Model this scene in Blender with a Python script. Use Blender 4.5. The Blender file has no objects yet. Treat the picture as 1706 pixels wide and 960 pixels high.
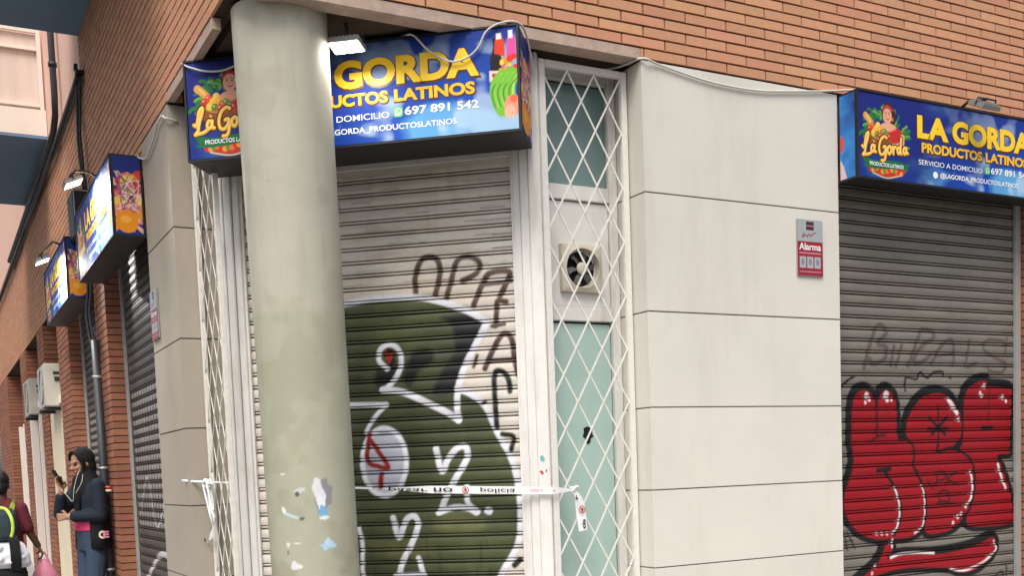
import bpy, bmesh, math, random
import numpy as np
from mathutils import Vector, Matrix
random.seed(7)
scene = bpy.context.scene
COL = scene.collection
R = math.radians
# ------------------------------------------------------------------ camera
cam_d = bpy.data.cameras.new("camera"); cam = bpy.data.objects.new("camera", cam_d); COL.objects.link(cam)
_yaw, _pit, _rol = 0.49479679, -0.07496623, -0.03747883
_F = Vector((math.sin(_yaw)*math.cos(_pit), math.cos(_yaw)*math.cos(_pit), math.sin(_pit)))
_R = _F.cross(Vector((0, 0, 1))).normalized(); _U = _R.cross(_F)
_R2 = math.cos(_rol)*_R + math.sin(_rol)*_U; _U2 = -math.sin(_rol)*_R + math.cos(_rol)*_U
cam.matrix_world = Matrix(((_R2.x, _U2.x, -_F.x, -1.434), (_R2.y, _U2.y, -_F.y, -5.14), (_R2.z, _U2.z, -_F.z, 1.35), (0, 0, 0, 1)))
cam_d.sensor_fit = 'HORIZONTAL'; cam_d.sensor_width = 36.0
cam_d.lens = 36.0*1793.65/1706.0
cam_d.shift_y = (918.3-480.0)/1706.0
cam_d.clip_start = 0.05; cam_d.clip_end = 3000
scene.camera = cam
# ------------------------------------------------------------------ light: soft daylight
SUN_EL, SUN_AZ = 56.0, 220.0        # azimuth the light comes from (deg from +Y towards +X)
world = bpy.data.worlds.new("World"); scene.world = world; world.use_nodes = True
nt = world.node_tree; nt.nodes.clear()
sky = nt.nodes.new('ShaderNodeTexSky'); sky.sky_type = 'NISHITA'; sky.sun_disc = False
sky.sun_elevation = R(SUN_EL); sky.sun_rotation = R(SUN_AZ); sky.dust_density = 4.0; sky.air_density = 1.0; sky.ozone_density = 1.0
hsv = nt.nodes.new('ShaderNodeHueSaturation'); hsv.inputs['Saturation'].default_value = 0.45
bg = nt.nodes.new('ShaderNodeBackground'); bg.inputs['Strength'].default_value = 0.105
wo = nt.nodes.new('ShaderNodeOutputWorld')
nt.links.new(sky.outputs[0], hsv.inputs['Color']); nt.links.new(hsv.outputs[0], bg.inputs[0]); nt.links.new(bg.outputs[0], wo.inputs[0])
sun_d = bpy.data.lights.new("sun", 'SUN'); sun = bpy.data.objects.new("sun", sun_d); COL.objects.link(sun)
sun_d.energy = 1.7; sun_d.angle = R(30); sun_d.color = (1.0, 0.95, 0.88)
_s = Vector((math.sin(R(SUN_AZ))*math.cos(R(SUN_EL)), math.cos(R(SUN_AZ))*math.cos(R(SUN_EL)), math.sin(R(SUN_EL))))
sun.rotation_euler = _s.to_track_quat('Z', 'Y').to_euler(); sun.location = (-3, -12, 14)
vs = scene.view_settings; vs.view_transform = 'Standard'; vs.look = 'None'; vs.gamma = 1.0; vs.use_curve_mapping = False
vs.exposure = 0.74
# ------------------------------------------------------------------ helpers
def C(r, g, b, k=1.0):
    f = lambda c: ((c/255+0.055)/1.055)**2.4 if c > 10 else c/255/12.92
    return (f(r)*k, f(g)*k, f(b)*k)
def tag(o, label=None, cat=None, group=None, kind=None):
    if label: o['label'] = label
    if cat: o['category'] = cat
    if group: o['group'] = group
    if kind: o['kind'] = kind
    return o
def empty(name, loc=(0, 0, 0), rz=0.0):
    o = bpy.data.objects.new(name, None); COL.objects.link(o); o.location = loc; o.rotation_euler = (0, 0, rz)
    o.empty_display_size = 0.1
    return o
def put(o, parent):
    """parent without moving: our parents' matrices are known (location + z turn)"""
    o.parent = parent
    m = Matrix.Identity(4); p = parent
    while p is not None:
        m = Matrix.LocRotScale(p.location, p.rotation_euler, p.scale) @ m if p.parent is None else (p.matrix_parent_inverse @ Matrix.LocRotScale(p.location, p.rotation_euler, p.scale)) @ m
        p = p.parent
    o.matrix_parent_inverse = m.inverted()
    return o
class Fr:
    """a wall frame: u along the wall, d into the wall, z up"""
    def __init__(s, ox, oy, deg):
        a = R(deg); s.o = Vector((ox, oy, 0)); s.t = Vector((math.cos(a), math.sin(a), 0)); s.n = Vector((-math.sin(a), math.cos(a), 0)); s.a = a
    def P(s, u, d, z): return s.o + s.t*u + s.n*d + Vector((0, 0, z))
FR, FC, FL = Fr(0, 0, 0), Fr(1.687, 0.15, -39), Fr(0, 0, -90)
FW = FR
class MB:
    def __init__(s): s.v = []; s.f = []; s.m = []; s.t = []; s.sm = []
    def add(s, vs_, fs_, mi=0, tint=0.5, smooth=False):
        b = len(s.v); s.v += [tuple(p) for p in vs_]; s.t += [tint]*len(vs_)
        s.f += [tuple(b+i for i in q) for q in fs_]; s.m += [mi]*len(fs_); s.sm += [smooth]*len(fs_)
        return s
    def box(s, fr, u0, u1, d0, d1, z0, z1, mi=0, tint=0.5, skip=()):
        q = [fr.P(u, d, z) for u in (u0, u1) for d in (d0, d1) for z in (z0, z1)]
        F_ = {'l': (0, 1, 3, 2), 'r': (4, 6, 7, 5), 'f': (0, 4, 5, 1), 'b': (2, 3, 7, 6), 'd': (0, 2, 6, 4), 't': (1, 5, 7, 3)}
        return s.add(q, [F_[k] for k in F_ if k not in skip], mi, tint)
    def prism(s, fr, poly, d0, d1, mi=0, tint=0.5):
        n = len(poly); q = [fr.P(u, d0, z) for u, z in poly]+[fr.P(u, d1, z) for u, z in poly]
        return s.add(q, [tuple(range(n)), tuple(range(2*n-1, n-1, -1))]+[(i, i+n, (i+1) % n+n, (i+1) % n) for i in range(n)], mi, tint)
    def tube(s, pts, r, n=8, mi=0, closed_ends=True, flat=None):
        pts = [Vector(p) for p in pts]; rr = r if isinstance(r, (list, tuple)) else [r]*len(pts)
        vs_ = []; up = Vector((0.3, 0.2, 1)).normalized()
        for i, p in enumerate(pts):
            t = (pts[min(i+1, len(pts)-1)]-pts[max(i-1, 0)]).normalized()
            a = t.cross(up)
            if a.length < 0.05: a = t.cross(Vector((1, 0.1, 0)))
            a.normalize(); b = a.cross(t).normalized()
            for k in range(n):
                w = 2*math.pi*k/n; vs_.append(p+(a*math.cos(w)+b*math.sin(w))*rr[i])
        fs_ = [(i*n+k, i*n+(k+1) % n, (i+1)*n+(k+1) % n, (i+1)*n+k) for i in range(len(pts)-1) for k in range(n)]
        if closed_ends: fs_ += [tuple(range(n-1, -1, -1)), tuple(range((len(pts)-1)*n, len(pts)*n))]
        return s.add(vs_, fs_, mi, 0.5, True)
    def cyl(s, p0, p1, r0, r1=None, n=24, mi=0): return s.tube([p0, p1], [r0, r0 if r1 is None else r1], n, mi)
    def ell(s, c, rx, ry, rz, mi=0, nu=14, nv=9, rot=None):
        c = Vector(c); vs_ = []
        for j in range(nv+1):
            th = math.pi*j/nv
            for i in range(nu):
                ph = 2*math.pi*i/nu
                q = Vector((rx*math.sin(th)*math.cos(ph), ry*math.sin(th)*math.sin(ph), rz*math.cos(th)))
                vs_.append(c+(rot @ q if rot else q))
        fs_ = [(j*nu+i, (j+1)*nu+i, (j+1)*nu+(i+1) % nu, j*nu+(i+1) % nu) for j in range(nv) for i in range(nu)]
        return s.add(vs_, fs_, mi, 0.5, True)
    def build(s, name, mats, parent=None, bevel=0.0):
        me = bpy.data.meshes.new(name); me.from_pydata(s.v, [], s.f)
        for m in (mats if isinstance(mats, (list, tuple)) else [mats]): me.materials.append(m)
        me.polygons.foreach_set('material_index', s.m); me.polygons.foreach_set('use_smooth', s.sm)
        a = me.attributes.new('tint', 'FLOAT', 'POINT'); a.data.foreach_set('value', s.t)
        if bevel:
            bm = bmesh.new(); bm.from_mesh(me); bmesh.ops.remove_doubles(bm, verts=bm.verts, dist=1e-5)
            es = [e for e in bm.edges if len(e.link_faces) == 2 and e.calc_face_angle(0) > 0.6]
            bmesh.ops.bevel(bm, geom=es, offset=bevel, segments=2, affect='EDGES', clamp_overlap=True); bm.to_mesh(me); bm.free()
        me.update()
        o = bpy.data.objects.new(name, me); COL.objects.link(o)
        if parent: put(o, parent)
        return o
def spline(pts, k=8):
    p = [np.array(q, float) for q in pts]
    if len(p) < 3: return np.array(p)
    p = [2*p[0]-p[1]]+p+[2*p[-1]-p[-2]]; out = []
    for i in range(1, len(p)-2):
        for j in range(k):
            t = j/k; a, b, c, d = p[i-1:i+3]
            out.append(0.5*(2*b+(c-a)*t+(2*a-5*b+4*c-d)*t*t+(3*b-a-3*c+d)*t**3))
    out.append(p[-2]); return np.array(out)
# ------------------------------------------------------------------ paint: colour laid on a surface in its own metres
class Paint:
    def __init__(s, u, z, base):
        s.u = np.asarray(u, float); s.z = np.asarray(z, float); s.c = np.tile(np.array(base, float), (len(s.u), 1))
    def mix(s, idx, a, col): s.c[idx] = s.c[idx]*(1-a[:, None])+np.array(col)*a[:, None]
    def _dist(s, pts, pad, closed=False):
        pts = np.asarray(pts, float)
        if closed: pts = np.vstack([pts, pts[:1]])
        lo = pts.min(0)-pad; hi = pts.max(0)+pad
        idx = np.nonzero((s.u > lo[0]) & (s.u < hi[0]) & (s.z > lo[1]) & (s.z < hi[1]))[0]
        q = np.stack([s.u[idx], s.z[idx]], 1); d = np.full(len(idx), 1e9)
        for a, b in zip(pts[:-1], pts[1:]):
            ab = b-a; L = ab @ ab
            t = np.clip(((q-a) @ ab)/L, 0, 1) if L > 0 else np.zeros(len(q))
            d = np.minimum(d, np.hypot(*(q-a-t[:, None]*ab).T))
        return idx, q, d
    def stroke(s, pts, w, col, al=1.0, soft=0.006, smooth=True):
        if smooth: pts = spline(pts, 6)
        idx, q, d = s._dist(pts, w/2+soft)
        if len(idx): s.mix(idx, al*np.clip((w/2-d)/soft+0.5, 0, 1), col)
    def poly(s, pts, col, al=1.0, soft=0.005, smooth=False):
        if smooth: pts = spline(list(pts)+[pts[0]], 5)[:-1]
        pts = np.asarray(pts, float); idx, q, d = s._dist(pts, soft, True)
        if not len(idx): return
        ins = np.zeros(len(idx), bool); n = len(pts)
        for i in range(n):
            a, b = pts[i], pts[(i+1) % n]
            c = ((a[1] > q[:, 1]) != (b[1] > q[:, 1]))
            with np.errstate(divide='ignore', invalid='ignore'):
                xi = (b[0]-a[0])*(q[:, 1]-a[1])/(b[1]-a[1])+a[0]
            ins ^= c & (q[:, 0] < xi)
        s.mix(idx, al*np.clip(np.where(ins, d, -d)/soft+0.5, 0, 1), col)
    def ell(s, cu, cz, ru, rz, col, al=1.0, soft=0.004, ang=0.0):
        k = np.nonzero((abs(s.u-cu) < ru+rz+soft) & (abs(s.z-cz) < ru+rz+soft))[0]
        if not len(k): return
        ca, sa = math.cos(R(ang)), math.sin(R(ang)); x = s.u[k]-cu; y = s.z[k]-cz
        r = np.hypot((x*ca+y*sa)/ru, (-x*sa+y*ca)/rz)
        s.mix(k, al*np.clip((1-r)*min(ru, rz)/soft+0.5, 0, 1), col)
def vnoise(x, y, sc, seed=0):
    rng = np.random.RandomState(seed); g = rng.rand(128, 128)
    x = np.asarray(x)*sc+37.3; y = np.asarray(y)*sc+11.7
    i = np.floor(x).astype(int); j = np.floor(y).astype(int); a = x-i; b = y-j
    a = a*a*(3-2*a); b = b*b*(3-2*b)
    G = lambda p, q: g[p % 128, q % 128]
    return (G(i, j)*(1-a)+G(i+1, j)*a)*(1-b)+(G(i, j+1)*(1-a)+G(i+1, j+1)*a)*b
def fbm(x, y, sc, seed=0): return 0.5*vnoise(x, y, sc, seed)+0.3*vnoise(x, y, sc*2.1, seed+1)+0.2*vnoise(x, y, sc*4.3, seed+2)
def grid_obj(name, V, nu, nv, col, mat, parent=None, smooth=False):
    """V: (nu*nv,3) points, row-major in v (rows) then u; colours per point"""
    me = bpy.data.meshes.new(name)
    i = np.arange(nu-1)[None, :]; j = np.arange(nv-1)[:, None]
    q = np.stack([j*nu+i, j*nu+i+1, (j+1)*nu+i+1, (j+1)*nu+i], -1).reshape(-1, 4)
    nf = len(q)
    me.vertices.add(len(V)); me.vertices.foreach_set('co', np.asarray(V, np.float32).ravel())
    me.loops.add(nf*4); me.loops.foreach_set('vertex_index', q.ravel().astype(np.int32))
    me.polygons.add(nf); me.polygons.foreach_set('loop_start', np.arange(nf, dtype=np.int32)*4)
    try: me.polygons.foreach_set('loop_total', np.full(nf, 4, np.int32))
    except Exception: pass
    me.polygons.foreach_set('use_smooth', np.full(nf, smooth))
    a = me.attributes.new('paint', 'FLOAT_COLOR', 'POINT')
    a.data.foreach_set('color', np.concatenate([np.clip(col, 0, 1), np.ones((len(V), 1))], 1).astype(np.float32).ravel())
    me.materials.append(mat); me.update(); me.validate()
    o = bpy.data.objects.new(name, me); COL.objects.link(o)
    if parent: put(o, parent)
    return o
# ------------------------------------------------------------------ materials
def new_mat(name, rough=0.7, metal=0.0, spec=0.4):
    m = bpy.data.materials.new(name); m.use_nodes = True; n = m.node_tree; b = n.nodes['Principled BSDF']
    b.inputs['Roughness'].default_value = rough; b.inputs['Metallic'].default_value = metal; b.inputs['Specular IOR Level'].default_value = spec
    return m, n, b
def mat(name, col, rough=0.7, var=0.12, scale=6.0, bump=0.0, bscale=60.0, metal=0.0, spec=0.4, stain=None, stain_amt=0.0, stretch=(1, 1, 1), tint=0.0):
    m, n, b = new_mat(name, rough, metal, spec); L = n.links.new; N = n.nodes.new
    tc = N('ShaderNodeTexCoord'); mp = N('ShaderNodeMapping'); mp.inputs['Scale'].default_value = stretch; L(tc.outputs['Object'], mp.inputs[0])
    nz = N('ShaderNodeTexNoise'); nz.inputs['Scale'].default_value = scale; nz.inputs['Detail'].default_value = 6; nz.inputs['Roughness'].default_value = 0.62; L(mp.outputs[0], nz.inputs['Vector'])
    r = N('ShaderNodeMapRange'); r.inputs[1].default_value = 0.25; r.inputs[2].default_value = 0.75; r.inputs[3].default_value = 1-var; r.inputs[4].default_value = 1+var; L(nz.outputs[0], r.inputs[0])
    mx = N('ShaderNodeMix'); mx.data_type = 'RGBA'; mx.blend_type = 'MULTIPLY'; mx.inputs[0].default_value = 1; mx.inputs[6].default_value = (*col, 1)
    L(r.outputs[0], mx.inputs[7]); out = mx.outputs[2]
    if tint:
        at = N('ShaderNodeAttribute'); at.attribute_name = 'tint'
        r2 = N('ShaderNodeMapRange'); r2.inputs[3].default_value = 1-tint; r2.inputs[4].default_value = 1+tint; L(at.outputs['Fac'], r2.inputs[0])
        m2 = N('ShaderNodeMix'); m2.data_type = 'RGBA'; m2.blend_type = 'MULTIPLY'; m2.inputs[0].default_value = 1; L(out, m2.inputs[6]); L(r2.outputs[0], m2.inputs[7]); out = m2.outputs[2]
        hs = N('ShaderNodeHueSaturation'); r3 = N('ShaderNodeMapRange'); r3.inputs[3].default_value = 0.493; r3.inputs[4].default_value = 0.507
        ml = N('ShaderNodeMath'); ml.operation = 'MULTIPLY'; ml.inputs[1].default_value = 7.31; fr = N('ShaderNodeMath'); fr.operation = 'FRACT'
        L(at.outputs['Fac'], ml.inputs[0]); L(ml.outputs[0], fr.inputs[0]); L(fr.outputs[0], r3.inputs[0]); L(r3.outputs[0], hs.inputs['Hue']); L(out, hs.inputs['Color']); out = hs.outputs[0]
    if stain:
        n2 = N('ShaderNodeTexNoise'); n2.inputs['Scale'].default_value = scale*0.45; n2.inputs['Detail'].default_value = 8; n2.inputs['Roughness'].default_value = 0.7
        mp2 = N('ShaderNodeMapping'); mp2.inputs['Scale'].default_value = (stretch[0]*2.2, stretch[1]*2.2, stretch[2]*0.5); L(tc.outputs['Object'], mp2.inputs[0]); L(mp2.outputs[0], n2.inputs['Vector'])
        r4 = N('ShaderNodeMapRange'); r4.inputs[1].default_value = 0.5; r4.inputs[2].default_value = 0.75; r4.inputs[3].default_value = 0; r4.inputs[4].default_value = stain_amt; L(n2.outputs[0], r4.inputs[0])
        m3 = N('ShaderNodeMix'); m3.data_type = 'RGBA'; L(r4.outputs[0], m3.inputs[0]); L(out, m3.inputs[6]); m3.inputs[7].default_value = (*stain, 1); out = m3.outputs[2]
    L(out, b.inputs['Base Color'])
    if bump:
        n3 = N('ShaderNodeTexNoise'); n3.inputs['Scale'].default_value = bscale; n3.inputs['Detail'].default_value = 4; L(tc.outputs['Object'], n3.inputs['Vector'])
        bp = N('ShaderNodeBump'); bp.inputs['Strength'].default_value = bump; bp.inputs['Distance'].default_value = 0.004; L(n3.outputs[0], bp.inputs['Height']); L(bp.outputs[0], b.inputs['Normal'])
    rr = N('ShaderNodeMapRange'); rr.inputs[3].default_value = max(0.05, rough-0.12); rr.inputs[4].default_value = min(1, rough+0.12); L(nz.outputs[0], rr.inputs[0]); L(rr.outputs[0], b.inputs['Roughness'])
    return m
def paint_mat(name, rough=0.5, metal=0.0, var=0.10, scale=9.0, spec=0.4, bump=0.0, stretch=(1, 1, 1)):
    m, n, b = new_mat(name, rough, metal, spec); L = n.links.new; N = n.nodes.new
    at = N('ShaderNodeAttribute'); at.attribute_name = 'paint'
    tc = N('ShaderNodeTexCoord'); mp = N('ShaderNodeMapping'); mp.inputs['Scale'].default_value = stretch; L(tc.outputs['Object'], mp.inputs[0])
    nz = N('ShaderNodeTexNoise'); nz.inputs['Scale'].default_value = scale; nz.inputs['Detail'].default_value = 7; nz.inputs['Roughness'].default_value = 0.65; L(mp.outputs[0], nz.inputs['Vector'])
    r = N('ShaderNodeMapRange'); r.inputs[1].default_value = 0.3; r.inputs[2].default_value = 0.7; r.inputs[3].default_value = 1-var; r.inputs[4].default_value = 1+var; L(nz.outputs[0], r.inputs[0])
    mx = N('ShaderNodeMix'); mx.data_type = 'RGBA'; mx.blend_type = 'MULTIPLY'; mx.inputs[0].default_value = 1; L(at.outputs['Color'], mx.inputs[6]); L(r.outputs[0], mx.inputs[7])
    L(mx.outputs[2], b.inputs['Base Color'])
    if bump:
        bp = N('ShaderNodeBump'); bp.inputs['Strength'].default_value = bump; bp.inputs['Distance'].default_value = 0.003; L(nz.outputs[0], bp.inputs['Height']); L(bp.outputs[0], b.inputs['Normal'])
    return m
def emit_mat(name, col, s):
    m, n, b = new_mat(name, 0.4); b.inputs['Base Color'].default_value = (*col, 1); b.inputs['Emission Color'].default_value = (*col, 1); b.inputs['Emission Strength'].default_value = s
    return m
M = {}
M['brick'] = mat('brick', (0.53, 0.262, 0.15), 0.8, 0.09, 22, 0.35, 160, tint=0.085, stain=(0.40, 0.24, 0.16), stain_amt=0.3)
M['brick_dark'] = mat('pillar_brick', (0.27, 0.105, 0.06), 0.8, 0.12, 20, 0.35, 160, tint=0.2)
M['mortar'] = mat('mortar', (0.045, 0.028, 0.02), 0.95, 0.2, 30)
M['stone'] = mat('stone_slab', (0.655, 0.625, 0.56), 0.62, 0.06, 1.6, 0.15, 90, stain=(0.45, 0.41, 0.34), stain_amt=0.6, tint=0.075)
M['stone_shaded'] = mat('shaded_pier_stone', (0.36, 0.315, 0.255), 0.65, 0.07, 1.8, 0.10, 120, stain=(0.25, 0.21, 0.16), stain_amt=0.6, tint=0.06)  # darker, browner copy of the pier stone, street-side shade put into its colour
M['gap'] = mat('joint_gap', (0.10, 0.085, 0.07), 0.9)
M['concrete'] = mat('concrete_edge', (0.42, 0.31, 0.25), 0.9, 0.2, 14, 0.4, 70)
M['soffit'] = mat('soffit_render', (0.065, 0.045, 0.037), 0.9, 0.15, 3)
M['pink'] = mat('skylit_pink', (0.74, 0.46, 0.36), 0.9, 0.08, 4, 0.2, 40)  # paler pink with the sky's light on the upper wall put into it
M['white_metal'] = mat('white_paint_on_metal', (0.71, 0.69, 0.66), 0.45, 0.06, 5, stain=(0.42, 0.37, 0.31), stain_amt=0.7)
M['grille'] = mat('cream_paint_on_steel', (0.70, 0.68, 0.63), 0.5, 0.08, 30)
M['old_grille'] = mat('worn_cream_paint_on_steel', (0.72, 0.68, 0.62), 0.55, 0.12, 30)
M['glass'] = mat('frosted_glass', (0.39, 0.53, 0.48), 0.16, 0.10, 2.0, spec=0.5)
M['glass_dark'] = mat('dim_frosted_glass', (0.16, 0.24, 0.23), 0.2, 0.10, 2.5, spec=0.5)
M['tan_panel'] = mat('dull_tan_panel', (0.27, 0.24, 0.20), 0.7, 0.15, 4)
M['black'] = mat('black_metal', (0.012, 0.014, 0.017), 0.5, 0.2, 8)
M['dark'] = mat('dark_plastic', (0.03, 0.03, 0.032), 0.5, 0.2, 10)
M['grey'] = mat('grey_plastic', (0.24, 0.24, 0.235), 0.5, 0.1, 10)
M['blade'] = mat('dark_grey_plastic', (0.09, 0.09, 0.09), 0.5, 0.1, 10)
M['galv'] = mat('galvanised_steel', (0.42, 0.42, 0.41), 0.42, 0.12, 12, metal=0.4)
M['beige'] = mat('aged_beige_plastic', (0.52, 0.47, 0.38), 0.5, 0.12, 14)
M['ac'] = mat('aged_white_enamel', (0.50, 0.47, 0.40), 0.45, 0.10, 6)
M['cream'] = mat('cream_door', (0.72, 0.62, 0.45), 0.55, 0.06, 3)
M['cable_w'] = mat('white_cable', (0.55, 0.53, 0.48), 0.5)
M['cable_k'] = mat('black_cable', (0.035, 0.038, 0.045), 0.5)
M['pave'] = mat('paving', (0.32, 0.30, 0.28), 0.9, 0.15, 3, 0.2, 50)
M['asphalt'] = mat('asphalt', (0.06, 0.06, 0.06), 0.9, 0.2, 8, 0.3, 120)
M['kerb'] = mat('kerb_stone', (0.36, 0.35, 0.33), 0.85, 0.12, 8)
M['bal_blue'] = mat('blue_grey_render', (0.14, 0.235, 0.35), 0.85, 0.10, 2)
M['bal_white'] = mat('white_balcony', (0.80, 0.70, 0.62), 0.6, 0.05, 3)
M['curtain_w'] = mat('pale_curtain', (0.68, 0.56, 0.48), 0.9, 0.10, 12, stretch=(1, 1, 0.1))
M['txt_w'] = mat('white_print', (0.80, 0.81, 0.84), 0.4, 0.02)
M['txt_y'] = mat('yellow_print', (0.88, 0.56, 0.02), 0.4, 0.12, 7)
M['txt_y2'] = mat('orange_yellow_print', (0.86, 0.47, 0.015), 0.4, 0.15, 9)
M['txt_s'] = mat('dark_outline_print', (0.10, 0.02, 0.01), 0.4, 0.05)
M['txt_k'] = mat('black_print', (0.012, 0.012, 0.014), 0.5)
M['txt_r'] = mat('red_print', (0.55, 0.05, 0.03), 0.5)
M['wa'] = mat('green_print', (0.10, 0.55, 0.12), 0.4, 0.03)
M['sign'] = paint_mat('printed_sign', 0.55, 0.0, 0.02, 4, 0.25)
M['shutter'] = paint_mat('painted_slats', 0.42, 0.0, 0.12, 5, 0.45, stretch=(0.5, 0.5, 3))
M['shutter_r'] = paint_mat('grey_steel_slats', 0.45, 0.0, 0.12, 5, 0.4, stretch=(0.5, 0.5, 3))
M['column'] = paint_mat('column_paint', 0.6, 0.0, 0.05, 5, 0.35, 0.25)
M['plate'] = paint_mat('printed_plate', 0.35, 0.0, 0.03, 10)
M['tape'] = mat('white_plastic_tape', (0.80, 0.80, 0.80), 0.35, 0.04, 20, spec=0.5)
M['led'] = emit_mat('led_panel', (1.0, 0.98, 0.93), 14.0)
M['teal_mark'] = mat('teal_spray', (0.12, 0.42, 0.38), 0.6, 0.3, 60); M['red_mark'] = mat('red_marker', (0.45, 0.05, 0.05), 0.6, 0.3, 60)
M['hole'] = mat('hole_dark', (0.006, 0.006, 0.006), 0.9)
# ------------------------------------------------------------------ text made with Blender's built-in font
def text_mb(body, u0, u1, z0, z1, off=0.0, shear=0.0):
    cu = bpy.data.curves.new('t', 'FONT'); cu.body = body; cu.offset = off; cu.shear = shear; cu.resolution_u = 4; cu.fill_mode = 'FRONT'
    o = bpy.data.objects.new('t', cu); COL.objects.link(o)
    dg = bpy.context.evaluated_depsgraph_get(); me = bpy.data.meshes.new_from_object(o.evaluated_get(dg))
    v = np.array([tuple(q.co) for q in me.vertices]); f = [tuple(p.vertices) for p in me.polygons]
    lo = v.min(0); hi = v.max(0)
    x = u0+(v[:, 0]-lo[0])/(hi[0]-lo[0])*(u1-u0); z = z0+(v[:, 1]-lo[1])/(hi[1]-lo[1])*(z1-z0)
    bpy.data.objects.remove(o); bpy.data.meshes.remove(me); bpy.data.curves.remove(cu)
    return np.stack([x, z], 1), f
def add_text(mb, fr, body, u0, u1, z0, z1, d, mi=0, off=0.0, shear=0.0, thick=0.0):
    xy, f = text_mb(body, u0, u1, z0, z1, off, shear)
    mb.add([fr.P(a, d, b) for a, b in xy], f, mi)
# ------------------------------------------------------------------ ground
g = MB(); g.add([(-60, -60, -0.14), (60, -60, -0.14), (60, 90, -0.14), (-60, 90, -0.14)], [(0, 1, 2, 3)]); tag(g.build('road', M['asphalt']), kind='structure')
g = MB(); g.box(FW, -2.3, 30, -3.2, 0.6, -0.14, 0); g.box(FW, -2.3, 0.6, 0.6, 40, -0.14, 0, skip='f'); tag(g.build('pavement', M['pave']), kind='structure')
g = MB(); g.box(FW, -2.45, 30, -3.35, -3.203, -0.14, 0.004); g.box(FW, -2.45, -2.303, -3.203, 40, -0.14, 0.004); tag(g.build('kerb', M['kerb'], bevel=0.012), kind='structure')
# ------------------------------------------------------------------ the corner building
bld = empty('corner_building')
tag(bld, 'orange brick corner building with an angled shop entrance behind a round column', 'building')
ZB = 3.65; BH = 0.061; BL = 0.30; J = 0.0115
def bricks(mb, fr, u0, u1, z0, z1, depth=0.10, d0=0.0, row0=0, phase=0.0, ends=True, top=False):
    """long thin bricks standing proud of a recessed mortar bed"""
    n = max(1, round((z1-z0)/BH)); bh = (z1-z0)/n
    for k in range(n):
        za = z0+k*bh+J/2; zc = z0+(k+1)*bh-J/2
        off = phase+(0.5*BL if (k+row0) % 2 else 0.0)
        q = math.floor((u0-off)/BL)
        while True:
            a = max(u0, off+q*BL+J/2*(off+q*BL > u0)); b = min(u1, off+(q+1)*BL-J/2*(off+(q+1)*BL < u1))
            if off+q*BL >= u1: break
            if b-a > 0.012:
                e = random.uniform(-0.0012, 0.0012)
                mb.box(fr, a, b, d0+e, d0+depth, za+random.uniform(-.0006, .0006), zc, 0, random.random(), skip='b')
            q += 1
    mb.box(fr, u0+0.004, u1-0.004, d0+0.016, d0+depth-0.002, z0+0.002, z1-0.002, 1)
w = MB(); bricks(w, FR, 2.29, 9.0, ZB, ZB+BH, row0=1, phase=0.06)
bricks(w, FR, 0.0, 9.0, ZB+BH, 6.7, phase=0.06)
tag(w.build('brick_wall', [M['brick'], M['mortar']], bld), 'orange brick upper wall of long thin bricks over the right-hand side')
w = MB(); bricks(w, FL, -20, -1.70, ZB, ZB+BH, row0=1)
bricks(w, FL, -20, -0.11, ZB+BH, 4.995, phase=.06)
bricks(w, FL, -5.2, -0.11, 4.995, 6.7)
bricks(w, FL, -20, -2.58, 3.42, ZB, row0=0)
tag(w.build('brick_wall', [M['brick'], M['mortar']], bld), 'brick upper wall running away along the narrow street')
w = MB(); w.box(FL, -20, -5.203, 0.004, 0.12, 4.995, 8.2); w.build('skylit_wall', M['pink'], bld)  # brick facade past the balcony, sky light put into its paler colour
w = MB(); w.box(FR, 0.112, 2.288, 0.005, 0.12, ZB, ZB+BH-0.004); w.box(FL, -1.698, -0.53, 0.005, 0.05, ZB, ZB+BH-0.004)
w.build('edge_beam', M['concrete'], bld)
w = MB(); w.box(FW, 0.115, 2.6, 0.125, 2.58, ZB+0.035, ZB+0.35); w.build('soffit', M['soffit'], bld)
# stone clad piers
JO = [0.0, 0.26, 0.742, 1.20, 1.682, 2.235, 2.91, 3.645]
def pier(fr, u0, u1, label, dd=0.34, m='stone'):
    w = MB()
    for a, b in zip(JO[:-1], JO[1:]): w.box(fr, u0, u1, random.uniform(0, .0015), dd, a+0.003, b-0.003, 0, random.random())
    w.box(fr, u0+0.007, u1-0.007, 0.007, dd-0.004, 0.001, JO[-1]-0.003, 1)
    o = w.build('stone_pier', [M[m], M['gap']], bld, bevel=0.0025); o['label'] = label; return o
pier(FR, 2.29, 3.80, 'wide cream stone pier with an alarm plate at the top')
pier(FL, -2.58, -1.72, 'narrower stone pier on the street side, duller, with shade put into its colour', m='stone_shaded')
# brick pillars of the lower storey
def pil(fr, u0, u1, z1, label=None, depth=0.36):
    w = MB()
    n = max(1, round(z1/0.061)); bh = z1/n
    for k in range(n):
        for (a, b, d, e) in ((u0, u1, 0, depth),):
            o_ = 0.0 if k % 2 else 0.15; q = a
            cuts = [a]+[x for x in np.arange(math.floor(a/0.3)*0.3+o_, b, 0.3) if a+0.03 < x < b-0.03]+[b]
            for c0, c1 in zip(cuts[:-1], cuts[1:]):
                w.box(fr, c0+0.003*(c0 > a), c1-0.003*(c1 < b), d+random.uniform(-.001, .001), e, k*bh+0.0045, (k+1)*bh-0.0045, 0, random.random())
    w.box(fr, u0+0.010, u1-0.010, 0.010, depth-0.01, 0.0, z1, 1)
    o = w.build('brick_pillar', [M['brick_dark'], M['mortar']], bld)
    if label: o['label'] = label
    return o
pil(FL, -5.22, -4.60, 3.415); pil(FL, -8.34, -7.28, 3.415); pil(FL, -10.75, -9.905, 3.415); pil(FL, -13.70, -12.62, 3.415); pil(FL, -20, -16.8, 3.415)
pil(FR, 5.705, 9.0, 3.645)
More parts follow.
